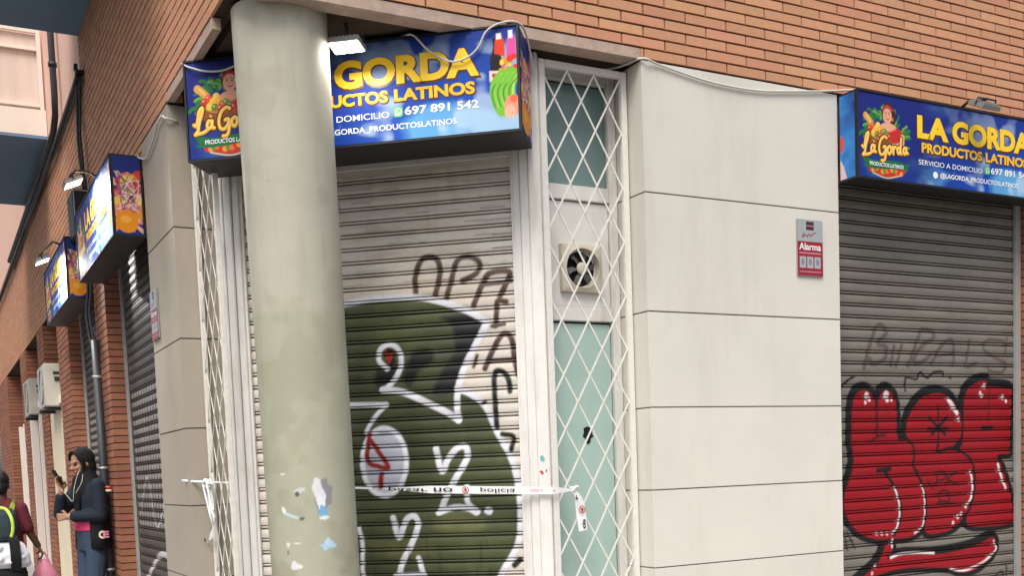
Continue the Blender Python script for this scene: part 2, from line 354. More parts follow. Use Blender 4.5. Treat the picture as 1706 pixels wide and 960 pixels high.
# round column
cw = []; NU, NV = 240, 560; RC = 0.226; CX, CY = 0.334, 0.300
ang = np.linspace(-math.pi, math.pi, NU); zz = np.linspace(0, ZB+0.034, NV)
A_, Z_ = np.meshgrid(ang, zz); lean = (Z_-0.6)/3.0; Rz = RC+0.012*lean
V = np.stack([CX-0.040*lean+Rz*np.cos(A_), CY+0.021*lean+Rz*np.sin(A_), Z_], -1).reshape(-1, 3)
cam_a = math.atan2(-5.14-CY, -1.434-CX)
S_ = (((A_.ravel()-cam_a+math.pi) % (2*math.pi))-math.pi)*RC; Zr = Z_.ravel()
pc = Paint(S_, Zr, C(192, 188, 170, .80))
low = np.clip((2.19+0.02*(fbm(S_, Zr*0, 9, 3)-.5)-Zr)/0.03, 0, 1)
pc.mix(np.arange(len(S_)), low*0.75, C(180, 181, 157, .80))
nzc = fbm(S_, Zr, 3.0, 9); pc.c *= (0.94+0.12*nzc)[:, None]
nzd = fbm(S_*9, Zr*1.1, 2.0, 19); pc.c *= (1-0.16*np.clip(nzd-.52, 0, 1)*2)[:, None]   # roller streaks and run-down dirt
nze = fbm(S_*2, Zr*2, 2.2, 29); pc.mix(np.arange(len(S_)), np.clip((nze-.58)*3, 0, .22), C(150, 140, 112, .8))
pc.mix(np.arange(len(S_)), np.clip((0.9-Zr)/1.2+(nze-.5)*.8, 0, .35), C(128, 118, 98, .8))
XS = 0.00291
def colp(px, pz): # helper in the column's own unrolled metres
    return (px, pz)
def blotch(cu, cz, ru, rz, col, seed, ang=0, al=1.0):
    rng = np.random.RandomState(seed); n = 16; pts = []
    for i in range(n):
        t = 2*math.pi*i/n; r = 0.72+0.5*rng.rand(); x, y = ru*r*math.cos(t), rz*r*math.sin(t)
        pts.append((cu+x*math.cos(R(ang))-y*math.sin(R(ang)), cz+x*math.sin(R(ang))+y*math.cos(R(ang))))
    pc.poly(pts, col, al, 0.004, True)
blotch(0.062, 1.26, 0.045, 0.105, C(150, 148, 152, .8), 1, -6); blotch(0.04, 1.275, 0.03, 0.08, C(226, 226, 232, .85), 2, 10)
blotch(0.05, 1.215, 0.02, 0.05, C(236, 238, 244, .85), 14, 0); blotch(0.053, 1.178, 0.026, 0.026, C(120, 180, 225, .85), 3); blotch(0.058, 1.145, 0.026, 0.009, C(235, 240, 245, .85), 4)
blotch(-0.055, 1.285, 0.032, 0.014, C(205, 208, 205, .85), 5, 20); blotch(-0.068, 1.27, 0.011, 0.014, C(96, 92, 98, .85), 6)
pc.stroke([(-0.155, 1.20), (-0.14, 1.175), (-0.105, 1.16), (-0.075, 1.15)], 0.012, C(200, 222, 232, .85)); blotch(-0.148, 1.188, 0.012, 0.018, C(232, 234, 225, .85), 7, 30); blotch(-0.052, 1.145, 0.013, 0.009, C(95, 98, 110, .85), 8)
blotch(0.072, 1.005, 0.042, 0.020, C(176, 214, 236, .85), 10, 8); blotch(0.07, 1.025, 0.015, 0.018, C(190, 222, 238, .85), 11)
blotch(-0.135, 1.015, 0.012, 0.012, C(226, 224, 205, .85), 12); blotch(-0.105, 0.905, 0.022, 0.022, C(224, 222, 230, .85), 13, 30); blotch(-0.08, 0.905, 0.018, 0.010, C(236, 234, 222, .85), 15)
pc.stroke([(-0.14, 0.98), (-0.14, 0.97)], 0.008, C(110, 80, 60)); pc.stroke([(-0.10, 1.02), (-0.07, 1.022)], 0.004, C(225, 225, 205)); pc.stroke([(-.15, 1.37), (-.13, 1.372)], 0.006, C(225, 225, 205))
for i in range(26):
    rng = np.random.RandomState(50+i); a, b = rng.uniform(-.25, .25), rng.uniform(.3, 3.4); pc.stroke([(a, b), (a+rng.uniform(-.01, .01), b-0.002)], 0.004+0.004*rng.rand(), C(120, 112, 96), 0.5, 0.003)
col_o = grid_obj('column', V, NU, NV, pc.c, M['column'], bld, True); col_o['label'] = 'round greenish beige column with torn poster remnants'
# ------------------------------------------------------------------ roller shutters
PROF = [(0.0, 0.0), (0.006, -0.0012), (0.0115, -0.0020), (0.017, -0.0026), (0.0225, -0.0029), (0.028, -0.0029), (0.0335, -0.0026), (0.039, -0.0020), (0.0445, -0.0011), (0.0495, 0.0), (0.0502, 0.026), (0.0562, 0.026), (0.0568, 0.004), (0.0610, 0.003), (0.0660, 0.004), (0.0666, 0.028), (0.0756, 0.028)]
PITCH = 0.0765
def curtain(name, fr, u0, u1, z0, z1, d, du, paint, m, parent):
    us = np.linspace(u0, u1, int((u1-u0)/du)+1); rows = []
    n = int((z1-z0)/PITCH)
    for k in range(n):
        for a, b in PROF: rows.append((z0+k*PITCH+(0.0763-a), b))
    rows = sorted(rows, key=lambda q: q[0])
    zs = np.array([q[0] for q in rows]); ds = np.array([q[1] for q in rows])
    U, Z = np.meshgrid(us, zs); Dp = np.repeat(ds[:, None], len(us), 1)+d
    Dp = Dp+0.0035*(vnoise(U.ravel(), Z.ravel(), 1.7, 5).reshape(U.shape)-.5)
    o, t, n_ = (np.array(fr.o), np.array(fr.t), np.array(fr.n))
    V = o+U.ravel()[:, None]*t+Dp.ravel()[:, None]*n_; V[:, 2] = Z.ravel()
    c = paint(U.ravel(), Z.ravel(), Dp.ravel()-d)
    return grid_obj(name, V, len(us), len(zs), c, m, parent)
GC = [('S','br',34,[(-758,2395),(-757,2485),(-712,2581),(-629,2580),(-610,2495),(-647,2358)]),('S','br',32,[(-583,2339),(-547,2441),(-506,2557),(-433,2576),(-375,2538),(-396,2480),(-480,2444)]),('S','br',34,[(-419,2302),(-346,2447),(-294,2481),(-203,2474),(-226,2409),(-264,2343)]),('S','br',24,[(-358,2413),(-276,2416),(-195,2422)]),('S','br',32,[(-296,2177),(-287,2246),(-278,2314),(-229,2309)]),('S','br',24,[(-316,2176),(-244,2184)]),('S','br',34,[(-367,1938),(-311,2049),(-257,2125),(-207,2103),(-191,1983),(-174,1893)]),('S','br',24,[(-350,1982),(-181,1982)]),('S','br',20,[(-433,1951),(-410,2015)]),('P','gr',0,[(-1440,2339),(-1196,2344),(-1028,2365),(-817,2361),(-651,2327),(-487,2266),(-361,2201),(-418,2075),(-496,1940),(-535,1826),(-456,1787),(-376,1718),(-309,1569),(-233,1415),(-197,1273),(-190,1142),(-195,1000),(-222,899),(-299,778),(-410,605),(-639,432),(-910,361),(-1235,395),(-1507,504)]),('P','bk',0,[(-623,2247),(-467,2252),(-364,2201),(-418,2075),(-496,1940),(-537,1821),(-632,1796),(-684,1819),(-627,1927),(-549,2033),(-542,2142),(-563,2203)]),('P','bk',0,[(-799,2057),(-704,2072),(-665,2009),(-763,1934),(-819,1856),(-859,1919)]),('P','bk',0,[(-1016,1968),(-898,1982),(-912,1901),(-979,1854),(-1031,1887)]),('P','g2',0,[(-1152,963),(-862,935),(-713,910),(-865,852),(-1037,876)]),('P','g2',0,[(-706,1075),(-453,1099),(-404,1016),(-562,989),(-698,1023)]),('S','wh',36,[(-1406,2352),(-1195,2358),(-1028,2375),(-795,2370),(-671,2352),(-507,2295),(-376,2224),(-355,2191),(-412,2085),(-479,1969),(-526,1851),(-541,1731),(-534,1650)]),('S','wh',38,[(-984,1846),(-905,1838),(-821,1810),(-677,1738),(-595,1693),(-536,1650)]),('S','wh',30,[(-952,1969),(-997,2017),(-989,2078),(-935,2107),(-883,2082),(-863,2010),(-890,1930),(-946,1867),(-988,1844)]),('S','bk',60,[(-937,2055),(-928,2014)]),('S','rd',14,[(-953,2066),(-940,2004),(-921,2054),(-949,2030)]),('S','wh',30,[(-1384,1761),(-1187,1767),(-967,1759)]),('S','wh',24,[(-967,1759),(-1046,1683),(-1098,1603)]),('P','li',0,[(-861,1399),(-876,1337),(-903,1284),(-940,1246),(-983,1227),(-1027,1230),(-1068,1254),(-1101,1297),(-1122,1353),(-1129,1417),(-1122,1482),(-1101,1541),(-1068,1587),(-1027,1615),(-983,1622),(-940,1608),(-903,1575),(-876,1525),(-862,1464)]),('S','wh',30,[(-861,1399),(-876,1337),(-903,1284),(-940,1246),(-983,1227),(-1027,1230),(-1068,1254),(-1101,1297),(-1122,1353),(-1129,1417),(-1122,1482),(-1101,1541),(-1068,1587),(-1027,1615),(-983,1622),(-940,1608),(-903,1575),(-876,1525),(-862,1464),(-861,1399)]),('S','rd',30,[(-1078,1587),(-1098,1439),(-1033,1400),(-973,1391),(-1004,1450),(-1074,1556)]),('S','rd',32,[(-1016,1353),(-1026,1279)]),('S','wh',34,[(-537,1830),(-460,1796),(-375,1723),(-309,1569),(-233,1415),(-201,1273),(-192,1142),(-197,1000),(-222,899),(-299,778),(-410,605),(-639,432)]),('S','wh',36,[(-677,1489),(-648,1358),(-606,1430),(-551,1487),(-499,1492),(-495,1426),(-558,1326),(-615,1236),(-661,1130)]),('S','wh',34,[(-678,1115),(-576,1145),(-493,1132),(-452,1109)]),('S','wh',30,[(-503,1263),(-500,1171),(-442,1114)]),('S','wh',42,[(-383,1119),(-375,1115)]),('S','wh',34,[(-956,1093),(-926,976),(-876,1080),(-822,1097),(-808,1037),(-851,934),(-909,832),(-932,754)]),('S','wh',30,[(-956,749),(-784,751)]),('S','wh',30,[(-812,851),(-784,751)]),('S','wh',24,[(-1170,1036),(-1153,942),(-1160,795),(-1149,700)]),('S','bk',32,[(-310,1600),(-314,1710),(-312,1900),(-265,1915),(-231,1866),(-226,1801)]),('S','bk',30,[(-279,1558),(-216,1540),(-231,1466)]),('S','bk',36,[(-236,797),(-204,827)]),('S','bk',20,[(-390,1739),(-374,1748)])]
GR = [('S','b2',31,[(4128,1941),(4182,2088),(4245,2215),(4300,2232),(4343,2183),(4259,2108),(4337,2086),(4322,2008),(4218,1969),(4180,2005)]),('S','b2',28,[(4415,2093),(4381,1962)]),('S','b2',28,[(4489,2103),(4429,1953)]),('S','b2',31,[(4547,1960),(4644,2144),(4685,2211),(4781,2206),(4802,2158),(4684,2098),(4601,2003),(4669,1983),(4779,2043)]),('S','b2',28,[(4779,1977),(4849,2073),(4948,2147),(5005,2129),(5006,1980)]),('S','b2',24,[(4821,2033),(5011,2052)]),('S','b2',26,[(5177,2157),(5155,2060),(5135,1962),(5249,1993)]),('S','b2',26,[(5541,2154),(5368,2157),(5323,2092),(5442,2035),(5566,1987),(5517,1927),(5396,1934),(5367,1965)]),('S','b2',20,[(5579,2177),(5560,2077)]),('S','b2',18,[(5530,2116),(5625,2143)]),('S','bk',17,[(4517,1791),(4525,1880),(4627,1871),(4668,1919),(4736,1881),(4806,1920),(4890,1923),(4906,1897)]),('S','bk',18,[(4967,1883),(4977,1883)]),('S','bk',18,[(3895,1713),(3912,1803),(3975,1857),(4038,1885)]),('S','bk',92,[(3994,1516),(4003,1689),(4043,1780),(4126,1807),(4202,1761),(4228,1669),(4234,1688),(4260,1771),(4319,1808),(4391,1771),(4422,1668),(4430,1480),(4540,1464),(4586,1402),(4578,1297),(4645,1190),(4692,1073),(4690,938),(4640,835),(4530,793),(4369,794),(4211,799),(4057,850),(3945,958),(3916,1070),(3943,1161),(3995,1269),(4010,1360),(3992,1452),(3994,1516),(4003,1689)]),('S','bk',68,[(4006,1503),(4015,1676),(4055,1767),(4138,1794),(4214,1749),(4241,1656),(4247,1675),(4273,1758),(4332,1795),(4404,1758),(4435,1655),(4443,1467),(4553,1451),(4600,1388),(4591,1284),(4658,1176),(4705,1059),(4704,924),(4654,820),(4544,779),(4382,780),(4224,785),(4070,837),(3958,945),(3928,1057),(3955,1147),(4008,1255),(4022,1347),(4005,1439),(4006,1503),(4015,1676)]),('S','bk',92,[(4513,1498),(4521,1592),(4583,1686),(4680,1761),(4818,1790),(4944,1761),(5043,1664),(5078,1566),(5056,1469),(4983,1412),(5084,1380),(5170,1309),(5199,1190),(5183,1042),(5109,916),(5006,843),(4892,810),(4709,811),(4697,938),(4699,1082),(4645,1200),(4591,1278),(4593,1401),(4553,1459),(4513,1498),(4521,1592)]),('S','bk',68,[(4527,1484),(4535,1579),(4597,1673),(4693,1748),(4832,1777),(4958,1748),(5057,1651),(5092,1553),(5070,1455),(4997,1398),(5098,1366),(5185,1295),(5213,1175),(5197,1027),(5123,902),(5021,828),(4906,795),(4723,797),(4711,923),(4712,1068),(4659,1186),(4605,1264),(4606,1388),(4567,1446),(4527,1484),(4535,1579)]),('S','bk',92,[(5084,1429),(5093,1586),(5101,1742),(5145,1820),(5248,1869),(5337,1875),(5366,1841),(5593,1822),(5608,1741),(5599,1580),(5591,1379),(5583,1348),(5453,1342),(5498,1260),(5589,1074),(5635,889),(5635,838),(5375,822),(5123,856),(5197,1041),(5199,1239),(5156,1329),(5055,1391),(5084,1429),(5093,1586)]),('S','bk',68,[(5098,1415),(5107,1572),(5116,1728),(5160,1806),(5263,1856),(5351,1861),(5381,1827),(5608,1808),(5623,1727),(5614,1566),(5606,1364),(5598,1334),(5468,1327),(5513,1245),(5605,1060),(5650,874),(5650,822),(5390,807),(5137,841),(5212,1026),(5214,1225),(5170,1315),(5069,1377),(5098,1415),(5107,1572)]),('S','bk',92,[(4302,760),(4355,757),(4368,708),(4314,655),(4474,670),(4777,656),(5005,663),(5224,690),(5404,739),(5434,656),(5343,571),(5193,512),(5032,514),(4946,541),(4720,568),(4446,579),(4220,549),(4102,474),(3974,484),(4221,633),(4302,760),(4355,757)]),('S','bk',68,[(4315,746),(4368,742),(4381,694),(4327,641),(4488,656),(4791,641),(5019,648),(5239,675),(5419,724),(5449,641),(5358,556),(5208,497),(5047,499),(4960,526),(4734,553),(4459,564),(4233,534),(4114,459),(3986,470),(4234,619),(4315,746),(4368,742)]),('S','bk',55,[(5175,1826),(5263,1875),(5366,1896)]),('P','rd',0,[(4006,1503),(4015,1676),(4055,1767),(4138,1794),(4214,1749),(4241,1656),(4247,1675),(4273,1758),(4332,1795),(4404,1758),(4435,1655),(4443,1467),(4553,1451),(4600,1388),(4591,1284),(4658,1176),(4705,1059),(4704,924),(4654,820),(4544,779),(4382,780),(4224,785),(4070,837),(3958,945),(3928,1057),(3955,1147),(4008,1255),(4022,1347),(4005,1439)]),('P','rd',0,[(4527,1484),(4535,1579),(4597,1673),(4693,1748),(4832,1777),(4958,1748),(5057,1651),(5092,1553),(5070,1455),(4997,1398),(5098,1366),(5185,1295),(5213,1175),(5197,1027),(5123,902),(5021,828),(4906,795),(4723,797),(4711,923),(4712,1068),(4659,1186),(4605,1264),(4606,1388),(4567,1446)]),('P','rd',0,[(5098,1415),(5107,1572),(5116,1728),(5160,1806),(5263,1856),(5351,1861),(5381,1827),(5608,1808),(5623,1727),(5614,1566),(5606,1364),(5598,1334),(5468,1327),(5513,1245),(5605,1060),(5650,874),(5650,822),(5390,807),(5137,841),(5212,1026),(5214,1225),(5170,1315),(5069,1377)]),('P','rd',0,[(4315,746),(4368,742),(4381,694),(4327,641),(4488,656),(4791,641),(5019,648),(5239,675),(5419,724),(5449,641),(5358,556),(5208,497),(5047,499),(4960,526),(4734,553),(4459,564),(4233,534),(4114,459),(3986,470),(4234,619)]),('S','bk',17,[(4242,1712),(4243,1601),(4243,1485)]),('S','bk',15,[(4190,1453),(4249,1485),(4321,1493)]),('S','bk',18,[(4553,1451),(4602,1388),(4591,1284)]),('S','bk',33,[(4245,1252),(4363,1260)]),('S','bk',26,[(4317,1240),(4401,1138),(4462,1013),(4456,899),(4396,802)]),('S','bk',24,[(4591,1274),(4658,1176),(4709,1049),(4713,923),(4675,819)]),('S','bk',22,[(4842,1426),(4844,1368),(4983,1389),(5112,1346),(5199,1275),(5225,1125),(5175,958),(5072,855)]),('S','bk',18,[(5090,1728),(5097,1553),(5077,1416)]),('S','bk',11,[(5381,1822),(5373,1569)]),('S','bk',31,[(5312,1525),(5416,1526)]),('S','bk',15,[(4845,1690),(4848,1421)]),('S','bk',24,[(4753,1605),(4843,1538)]),('S','bk',24,[(4936,1603),(4843,1538)]),('S','bk',24,[(4746,1528),(4942,1527)]),('S','bk',24,[(4780,1489),(4843,1537)]),('S','bk',24,[(4913,1487),(4843,1537)]),('S','bk',13,[(4825,1121),(4833,1218),(4910,1215),(4903,1172),(4839,1165)]),('S','bk',13,[(4938,1127),(4931,1205)]),('S','bk',13,[(5032,1216),(4945,1170),(5060,1122)]),('S','bk',13,[(4851,1004),(4859,1081),(4944,1078),(4948,1014),(4859,1018)]),('S','bk',13,[(4823,1000),(5008,996)]),('S','bk',13,[(4782,1113),(4741,1154)]),('S','wh',37,[(4150,1764),(4150,1761)]),('S','wh',28,[(4175,1737),(4175,1733)]),('S','wh',20,[(4137,1714),(4137,1710)]),('S','wh',52,[(4334,1764),(4334,1761)]),('S','wh',29,[(4344,1732),(4344,1728)]),('S','wh',18,[(4384,1732),(4384,1728)]),('S','wh',33,[(5329,1829),(5329,1825)]),('S','wh',22,[(5284,1779),(5284,1775)]),('S','wh',26,[(5306,1757),(5306,1754)]),('S','wh',33,[(5531,1749),(5531,1745)]),('S','wh',22,[(5565,1721),(5565,1717)]),('S','wh',29,[(5057,1594),(5057,1590)]),('S','wh',26,[(5079,916),(5079,912)]),('S','wh',26,[(5043,898),(5043,894)]),('S','wh',24,[(4992,856),(4992,852)]),('S','wh',18,[(4231,824),(4231,820)]),('S','wh',18,[(4280,821),(4280,817)]),('S','wh',18,[(4330,818),(4330,814)]),('S','wh',22,[(4214,604),(4214,600)]),('S','wh',18,[(4181,555),(4181,551)]),('S','wh',33,[(4951,1729),(5000,1680),(5036,1636)]),('S','wh',15,[(4407,1129),(4446,1032),(4451,937),(4423,853),(4383,818)]),('S','wh',11,[(4672,1137),(4698,1059),(4699,924),(4668,839),(4599,804)]),('S','wh',18,[(5177,1216),(5198,1116),(5183,1028),(5124,961)]),('S','wh',20,[(5475,1257),(5513,1165),(5562,1077)]),('S','wh',15,[(4379,775),(4375,723)]),('S','wh',15,[(4360,648),(4461,668),(4624,666),(4791,651)]),('S','wh',15,[(5427,698),(5449,631),(5328,558),(5164,510),(5061,506),(4967,527)]),('S','bk',11,[(3924,855),(3956,728)]),('S','bk',11,[(3953,853),(4027,735)]),('S','bk',9,[(3892,783),(4005,794)]),('S','bk',13,[(5433,398),(5463,446),(5525,462),(5532,389)]),('S','bk',13,[(5564,520),(5571,386)]),('S','bk',13,[(5618,444),(5621,434)])]
K = {'br': C(88, 62, 52, .75), 'gr': C(80, 88, 54, .72), 'g2': C(112, 112, 70, .7), 'bk': C(24, 25, 24, .8), 'wh': C(232, 232, 240, .9), 'li': C(190, 192, 205, .85), 'rd': C(168, 36, 26, .85)}
KR = {'b2': C(92, 62, 60, .62), 'bk': C(16, 15, 17, .8), 'rd': C(160, 6, 24, .80), 'wh': C(232, 222, 222, .9)}
def lay(p, G, K, al=None):
    for kind, col, w_, pts in G:
        pts = [(a/1000, b/1000) for a, b in pts]; a_ = (al or {}).get(col, 1.0)
        if kind == 'P': p.poly(pts, K[col], a_*(0.75 if col == 'g2' else 1.0 if col == 'bk' else 1), 0.05 if col in ('g2',) else 0.03 if col == 'bk' else 0.010, True)
        else: p.stroke(pts, w_/1000, K[col], a_, 0.012)
def grime(p, Dp, seed, s=1.0):
    n1 = fbm(p.u, p.z*4, 5, seed); n2 = fbm(p.u*6, p.z*0.7, 3, seed+5)
    p.c *= (1-0.22*s*np.clip(n1-.45, 0, 1)*2-0.16*s*np.clip(n2-.5, 0, 1)*2)[:, None]
def paint_c(u, z, dp):
    p = Paint(u, z, C(222, 214, 204, .90))
    n = fbm(u, z*3, 2.2, 21); p.mix(np.arange(len(u)), np.clip((n-.45)*3, 0, .7), C(216, 203, 184, .88))
    rng = np.random.RandomState(4)
    for i in range(46): # drips and scrapes on single slats
        k = rng.randint(28, 42); a = rng.uniform(-1.8, -.2); b = k*PITCH+0.05+0.028+rng.uniform(0, .05)*.5; L = rng.uniform(.03, .35)
        p.stroke([(a, b), (a+L*.5, b+rng.uniform(-.003, .003)), (a+L, b)], rng.uniform(.004, .010), C(96, 88, 80, .6), rng.uniform(.15, .6), .006)
    for i in range(30):
        a, b = rng.uniform(-1.7, -1.2), rng.uniform(2.55, 3.0); p.stroke([(a, b), (a+.01, b-rng.uniform(.01, .03))], .012, C(80, 80, 78, .6), .45, .008)
    lay(p, GC, K)
    gsel = (p.c[:, 1] < 0.16) & (p.c[:, 1] > p.c[:, 2]*1.25); nn = fbm(u, z, 2.6, 77); p.c[gsel] *= (0.45+1.1*nn[gsel])[:, None]; n3 = fbm(u*5, z*.8, 3, 78); p.c[gsel] *= (0.85+.3*n3[gsel])[:, None]
    rng = np.random.RandomState(9)
    for i in range(12):
        a, b = rng.uniform(-1.2, -.35), rng.uniform(.75, 1.0); p.stroke([(a, b), (a+rng.uniform(-.01, .01), b-rng.uniform(.05, .16))], .012, C(30, 28, 22), .4, .01)
    grime(p, dp, 31); return p.c
def paint_r(u, z, dp):
    p = Paint(u, z, C(126, 120, 112, .86))
    n = fbm(u*0.8, z*3, 2.0, 41); p.c *= (0.86+0.28*n)[:, None]
    lay(p, GR, KR, {'b2': 0.62}); grime(p, dp, 51, .7); return p.c
def paint_side(seed, tags):
    def f(u, z, dp):
        p = Paint(u, z, C(104, 98, 94, .62))
        rng = np.random.RandomState(seed)
        for k in range(12, 27): # small see-through windows punched in the slats
            zc = 0.05+k*PITCH+0.050
            for uu in np.arange(u.min()+.12, u.max()-.1, .115): p.poly([(uu, zc-.018), (uu+.07, zc-.018), (uu+.07, zc+.018), (uu, zc+.018)], C(190, 184, 176, .8), .85, .006)
        for l, w_ in tags: p.stroke(l, w_, C(215, 212, 212, .8), .9, .012)
        grime(p, dp, seed); return p.c
    return f
def shutter(fr, u0, u1, z1, d, du, paint, m, label, hood, mg):
    c = curtain('roller_shutter', fr, u0, u1, 0.05, z1, d, du, paint, m, bld); c['label'] = label
    for s in (0, 1):
        q = MB(); a, b = (u0-.045, u0+.012) if s == 0 else (u1-.012, u1+.045)
        q.box(fr, a, b, d-.028, d-.006, 0, z1+.05); q.box(fr, a if s == 0 else u1+.004, u0-.004 if s == 0 else b, d-.006, d+.05, 0, z1+.05)
        q.build('guide_rail', mg, c)
    q = MB(); q.box(fr, u0-.045, u1+.045, d-.02, d+.25, .05+PITCH*int((z1-.05)/PITCH)+.002, hood); q.build('header_panel', mg, c)
    q = MB(); q.box(fr, u0, u1, d-.004, d+.03, 0.0, .05); q.build('bottom_bar', M['galv'], c)
    return c
shutter(FC, -1.800, -0.163, 3.12, 0.055, 0.0052, paint_c, M['shutter'], 'pale roller shutter with a dark green character and white strokes sprayed on it', 3.40, M['white_metal'])
shutter(FR, 3.83, 5.655, 3.40, 0.12, 0.0052, paint_r, M['shutter_r'], 'grey roller shutter with fat red sprayed letters', 3.64, M['galv'])
shutter(FL, -4.57, -2.62, 3.30, 0.15, 0.012, paint_side(3, [([(-3.1, 1.5), (-3.1, 1.8), (-3.0, 1.86), (-2.72, 1.85), (-2.70, 1.6)], .05), ([(-4.4, 1.1), (-4.0, 1.4), (-3.7, 1.0), (-3.2, 1.3)], .02), ([(-4.3, .55), (-3.5, .8), (-2.8, .6)], .05)]), M['shutter_r'], 'dark slatted shutter of the shop side, beside the narrow stone pier', 3.41, M['galv'])
shutter(FL, -7.25, -5.26, 3.30, 0.15, 0.014, paint_side(5, [([(-6.0, 1.0), (-5.7, 1.5), (-5.4, 1.1)], .03)]), M['shutter_r'], 'slatted shutter behind the woman with the phone', 3.41, M['galv'])
# entrance jambs: white sheet-metal posts either side of the middle shutter
q = MB()
q.box(FC, -.116, -.066, -.006, .10, 0, 3.64); q.box(FC, -.064, 0.004, -.022, .16, 0, 3.645); q.box(FC, -.158, -.118, .012, .10, 0, 3.64)
q.build('door_jamb', M['white_metal'], bld, bevel=.004)
q = MB(); q.box(FC, -1.845, -1.803, .012, .10, 0, 3.64); q.box(FC, -1.893, -1.847, -.004, .10, 0, 3.645); q.box(FC, -1.925, -1.895, -.010, .16, 0, 3.64)
q.build('door_jamb', M['white_metal'], bld, bevel=.004)
for m_, sh in (('teal_mark', [(-.052, 1.42), (-.04, 1.428), (-.030, 1.418), (-.026, 1.40), (-.036, 1.392), (-.050, 1.398)]), ('red_mark', [(-.058, 1.335), (-.047, 1.342), (-.038, 1.334), (-.034, 1.322), (-.046, 1.318), (-.05, 1.326)]), ('red_mark', [(-.022, 1.345), (-.014, 1.347), (-.016, 1.332), (-.021, 1.330)])):
    q = MB(); q.prism(FC, sh, -.0245, -.0225); o = q.build('paint_mark', M[m_], bld)
q = MB(); q.box(FC, -1.80, -.16, .10, .20, 3.40, 3.645); q.build('fascia', M['beige'], bld)
# ------------------------------------------------------------------ glazed side lights behind grilles
def side_light(fr, u0, u1, dd, label, mf='white_metal', mp='metal_panel', gl=('glass_dark', 'glass')):
    """frame with an upper pane, a solid panel, a tall lower pane"""
    o = MB(); fw = .055
    o.box(fr, u0, u0+.06, dd-.03, dd+.03, 0, 3.64); o.box(fr, u1-fw, u1, dd-.03, dd+.03, 0, 3.64)
    o.box(fr, u0+.062, u1-fw-.002, dd-.028, dd+.03, 3.57, 3.64); o.box(fr, u0+.062, u1-fw-.002, dd-.028, dd+.03, 2.90, 2.985)
    o.box(fr, u0+.062, u1-fw-.002, dd-.028, dd+.03, 2.205, 2.29); o.box(fr, u0+.062, u1-fw-.002, dd-.028, dd+.03, 0, .12)
    w_ = o.build('glazed_side_light', M[mf], bld, bevel=.004); w_['label'] = label
    q = MB(); q.box(fr, u0+.066, u1-fw-.012, dd-.006, dd+.004, 2.989, 3.558); q.build('upper_pane', M[gl[0]], w_)
    q = MB()
    for za, zb_ in ((2.986, 3.569), (2.291, 2.899), (.121, 2.204)): q.box(fr, u0+.0625, u1-fw-.0025, dd+.006, dd+.012, za, zb_)
    q.build('gasket', M['black'], w_)
    q = MB(); q.box(fr, u0+.064, u1-fw-.008, dd-.012, dd+.005, 2.294, 2.892); q.build('metal_panel', M[mf], w_)
    q = MB(); q.box(fr, u0+.066, u1-fw-.012, dd-.006, dd+.004, .124, 2.192); q.build('lower_pane', M[gl[1]], w_)
    return w_
sl = side_light(FR, 1.75, 2.285, .30, 'white framed side light with frosted panes and a fan, right of the entrance')
q = MB()
pts = [(2.02+.0, 1.585), (2.035, 1.60), (2.05, 1.592), (2.062, 1.57), (2.058, 1.55), (2.066, 1.53), (2.052, 1.515), (2.05, 1.49), (2.04, 1.475), (2.03, 1.487), (2.028, 1.515), (2.016, 1.53), (2.022, 1.56)]
q.prism(FR, [(2.042+(a-2.042)*1.5, 1.54+(b_-1.54)*.85) for a, b_ in pts], .2905, .2935); put_h = q.build('hole', M['hole'], sl)
side_light(FL, -1.715, -1.40, .30, 'dull side light with dim panes, left of the entrance', 'tan_panel', gl=('tan_panel', 'glass_dark'))
# extractor fan in the solid panel
def fan():
    cx_, cz_, d = 2.012, 2.508, .285
    q = MB(); n = 32; r0 = .114; s = .136
    out = []
    for i in range(n):
        a = 2*math.pi*i/n; c_, s_ = math.cos(a), math.sin(a); k = s/max(abs(c_), abs(s_)); out.append((c_*k, s_*k, c_*r0, s_*r0))
    v = [FR.P(cx_+a, d-.03, cz_+b) for a, b, _, _ in out]+[FR.P(cx_+c, d-.045, cz_+e) for _, _, c, e in out]+[FR.P(cx_+a, d, cz_+b) for a, b, _, _ in out]+[FR.P(cx_+c*.97, d+.0, cz_+e*.97) for _, _, c, e in out]
    f = []
    for i in range(n):
        j = (i+1) % n; f += [(i, j, n+j, n+i), (2*n+i, 2*n+j, j, i), (n+i, n+j, 3*n+j, 3*n+i)]
    q.add(v, f)
    o = q.build('extractor_fan', M['beige'], bld); o['label'] = 'square beige extractor fan behind the white grille'
    q = MB(); q.cyl(FR.P(cx_, d+.001, cz_), FR.P(cx_, d+.003, cz_), .1, n=32); q.build('fan_back', M['hole'], o)
    for k in range(6):
        a0 = R(60*k+12); q = MB(); v = []
        for rr, da, dp in ((.028, -.30, .0), (.062, -.34, .006), (.094, -.22, .010), (.096, .20, -.012), (.062, .12, -.008), (.028, .22, -.004)):
            v.append(FR.P(cx_+rr*math.cos(a0+da), d-.018+dp, cz_+rr*math.sin(a0+da)))
        v2 = [p+FR.n*.003 for p in v]; q.add(v+v2, [(0, 1, 2, 3, 4, 5), (11, 10, 9, 8, 7, 6)]+[(i, (i+1) % 6, (i+1) % 6+6, i+6) for i in range(6)])
        q.build('fan_blade', M['blade'], o)
    q = MB(); q.ell(FR.P(cx_, d-.026, cz_), .036, .012, .036); q.build('fan_hub', M['beige'], o)
fan()
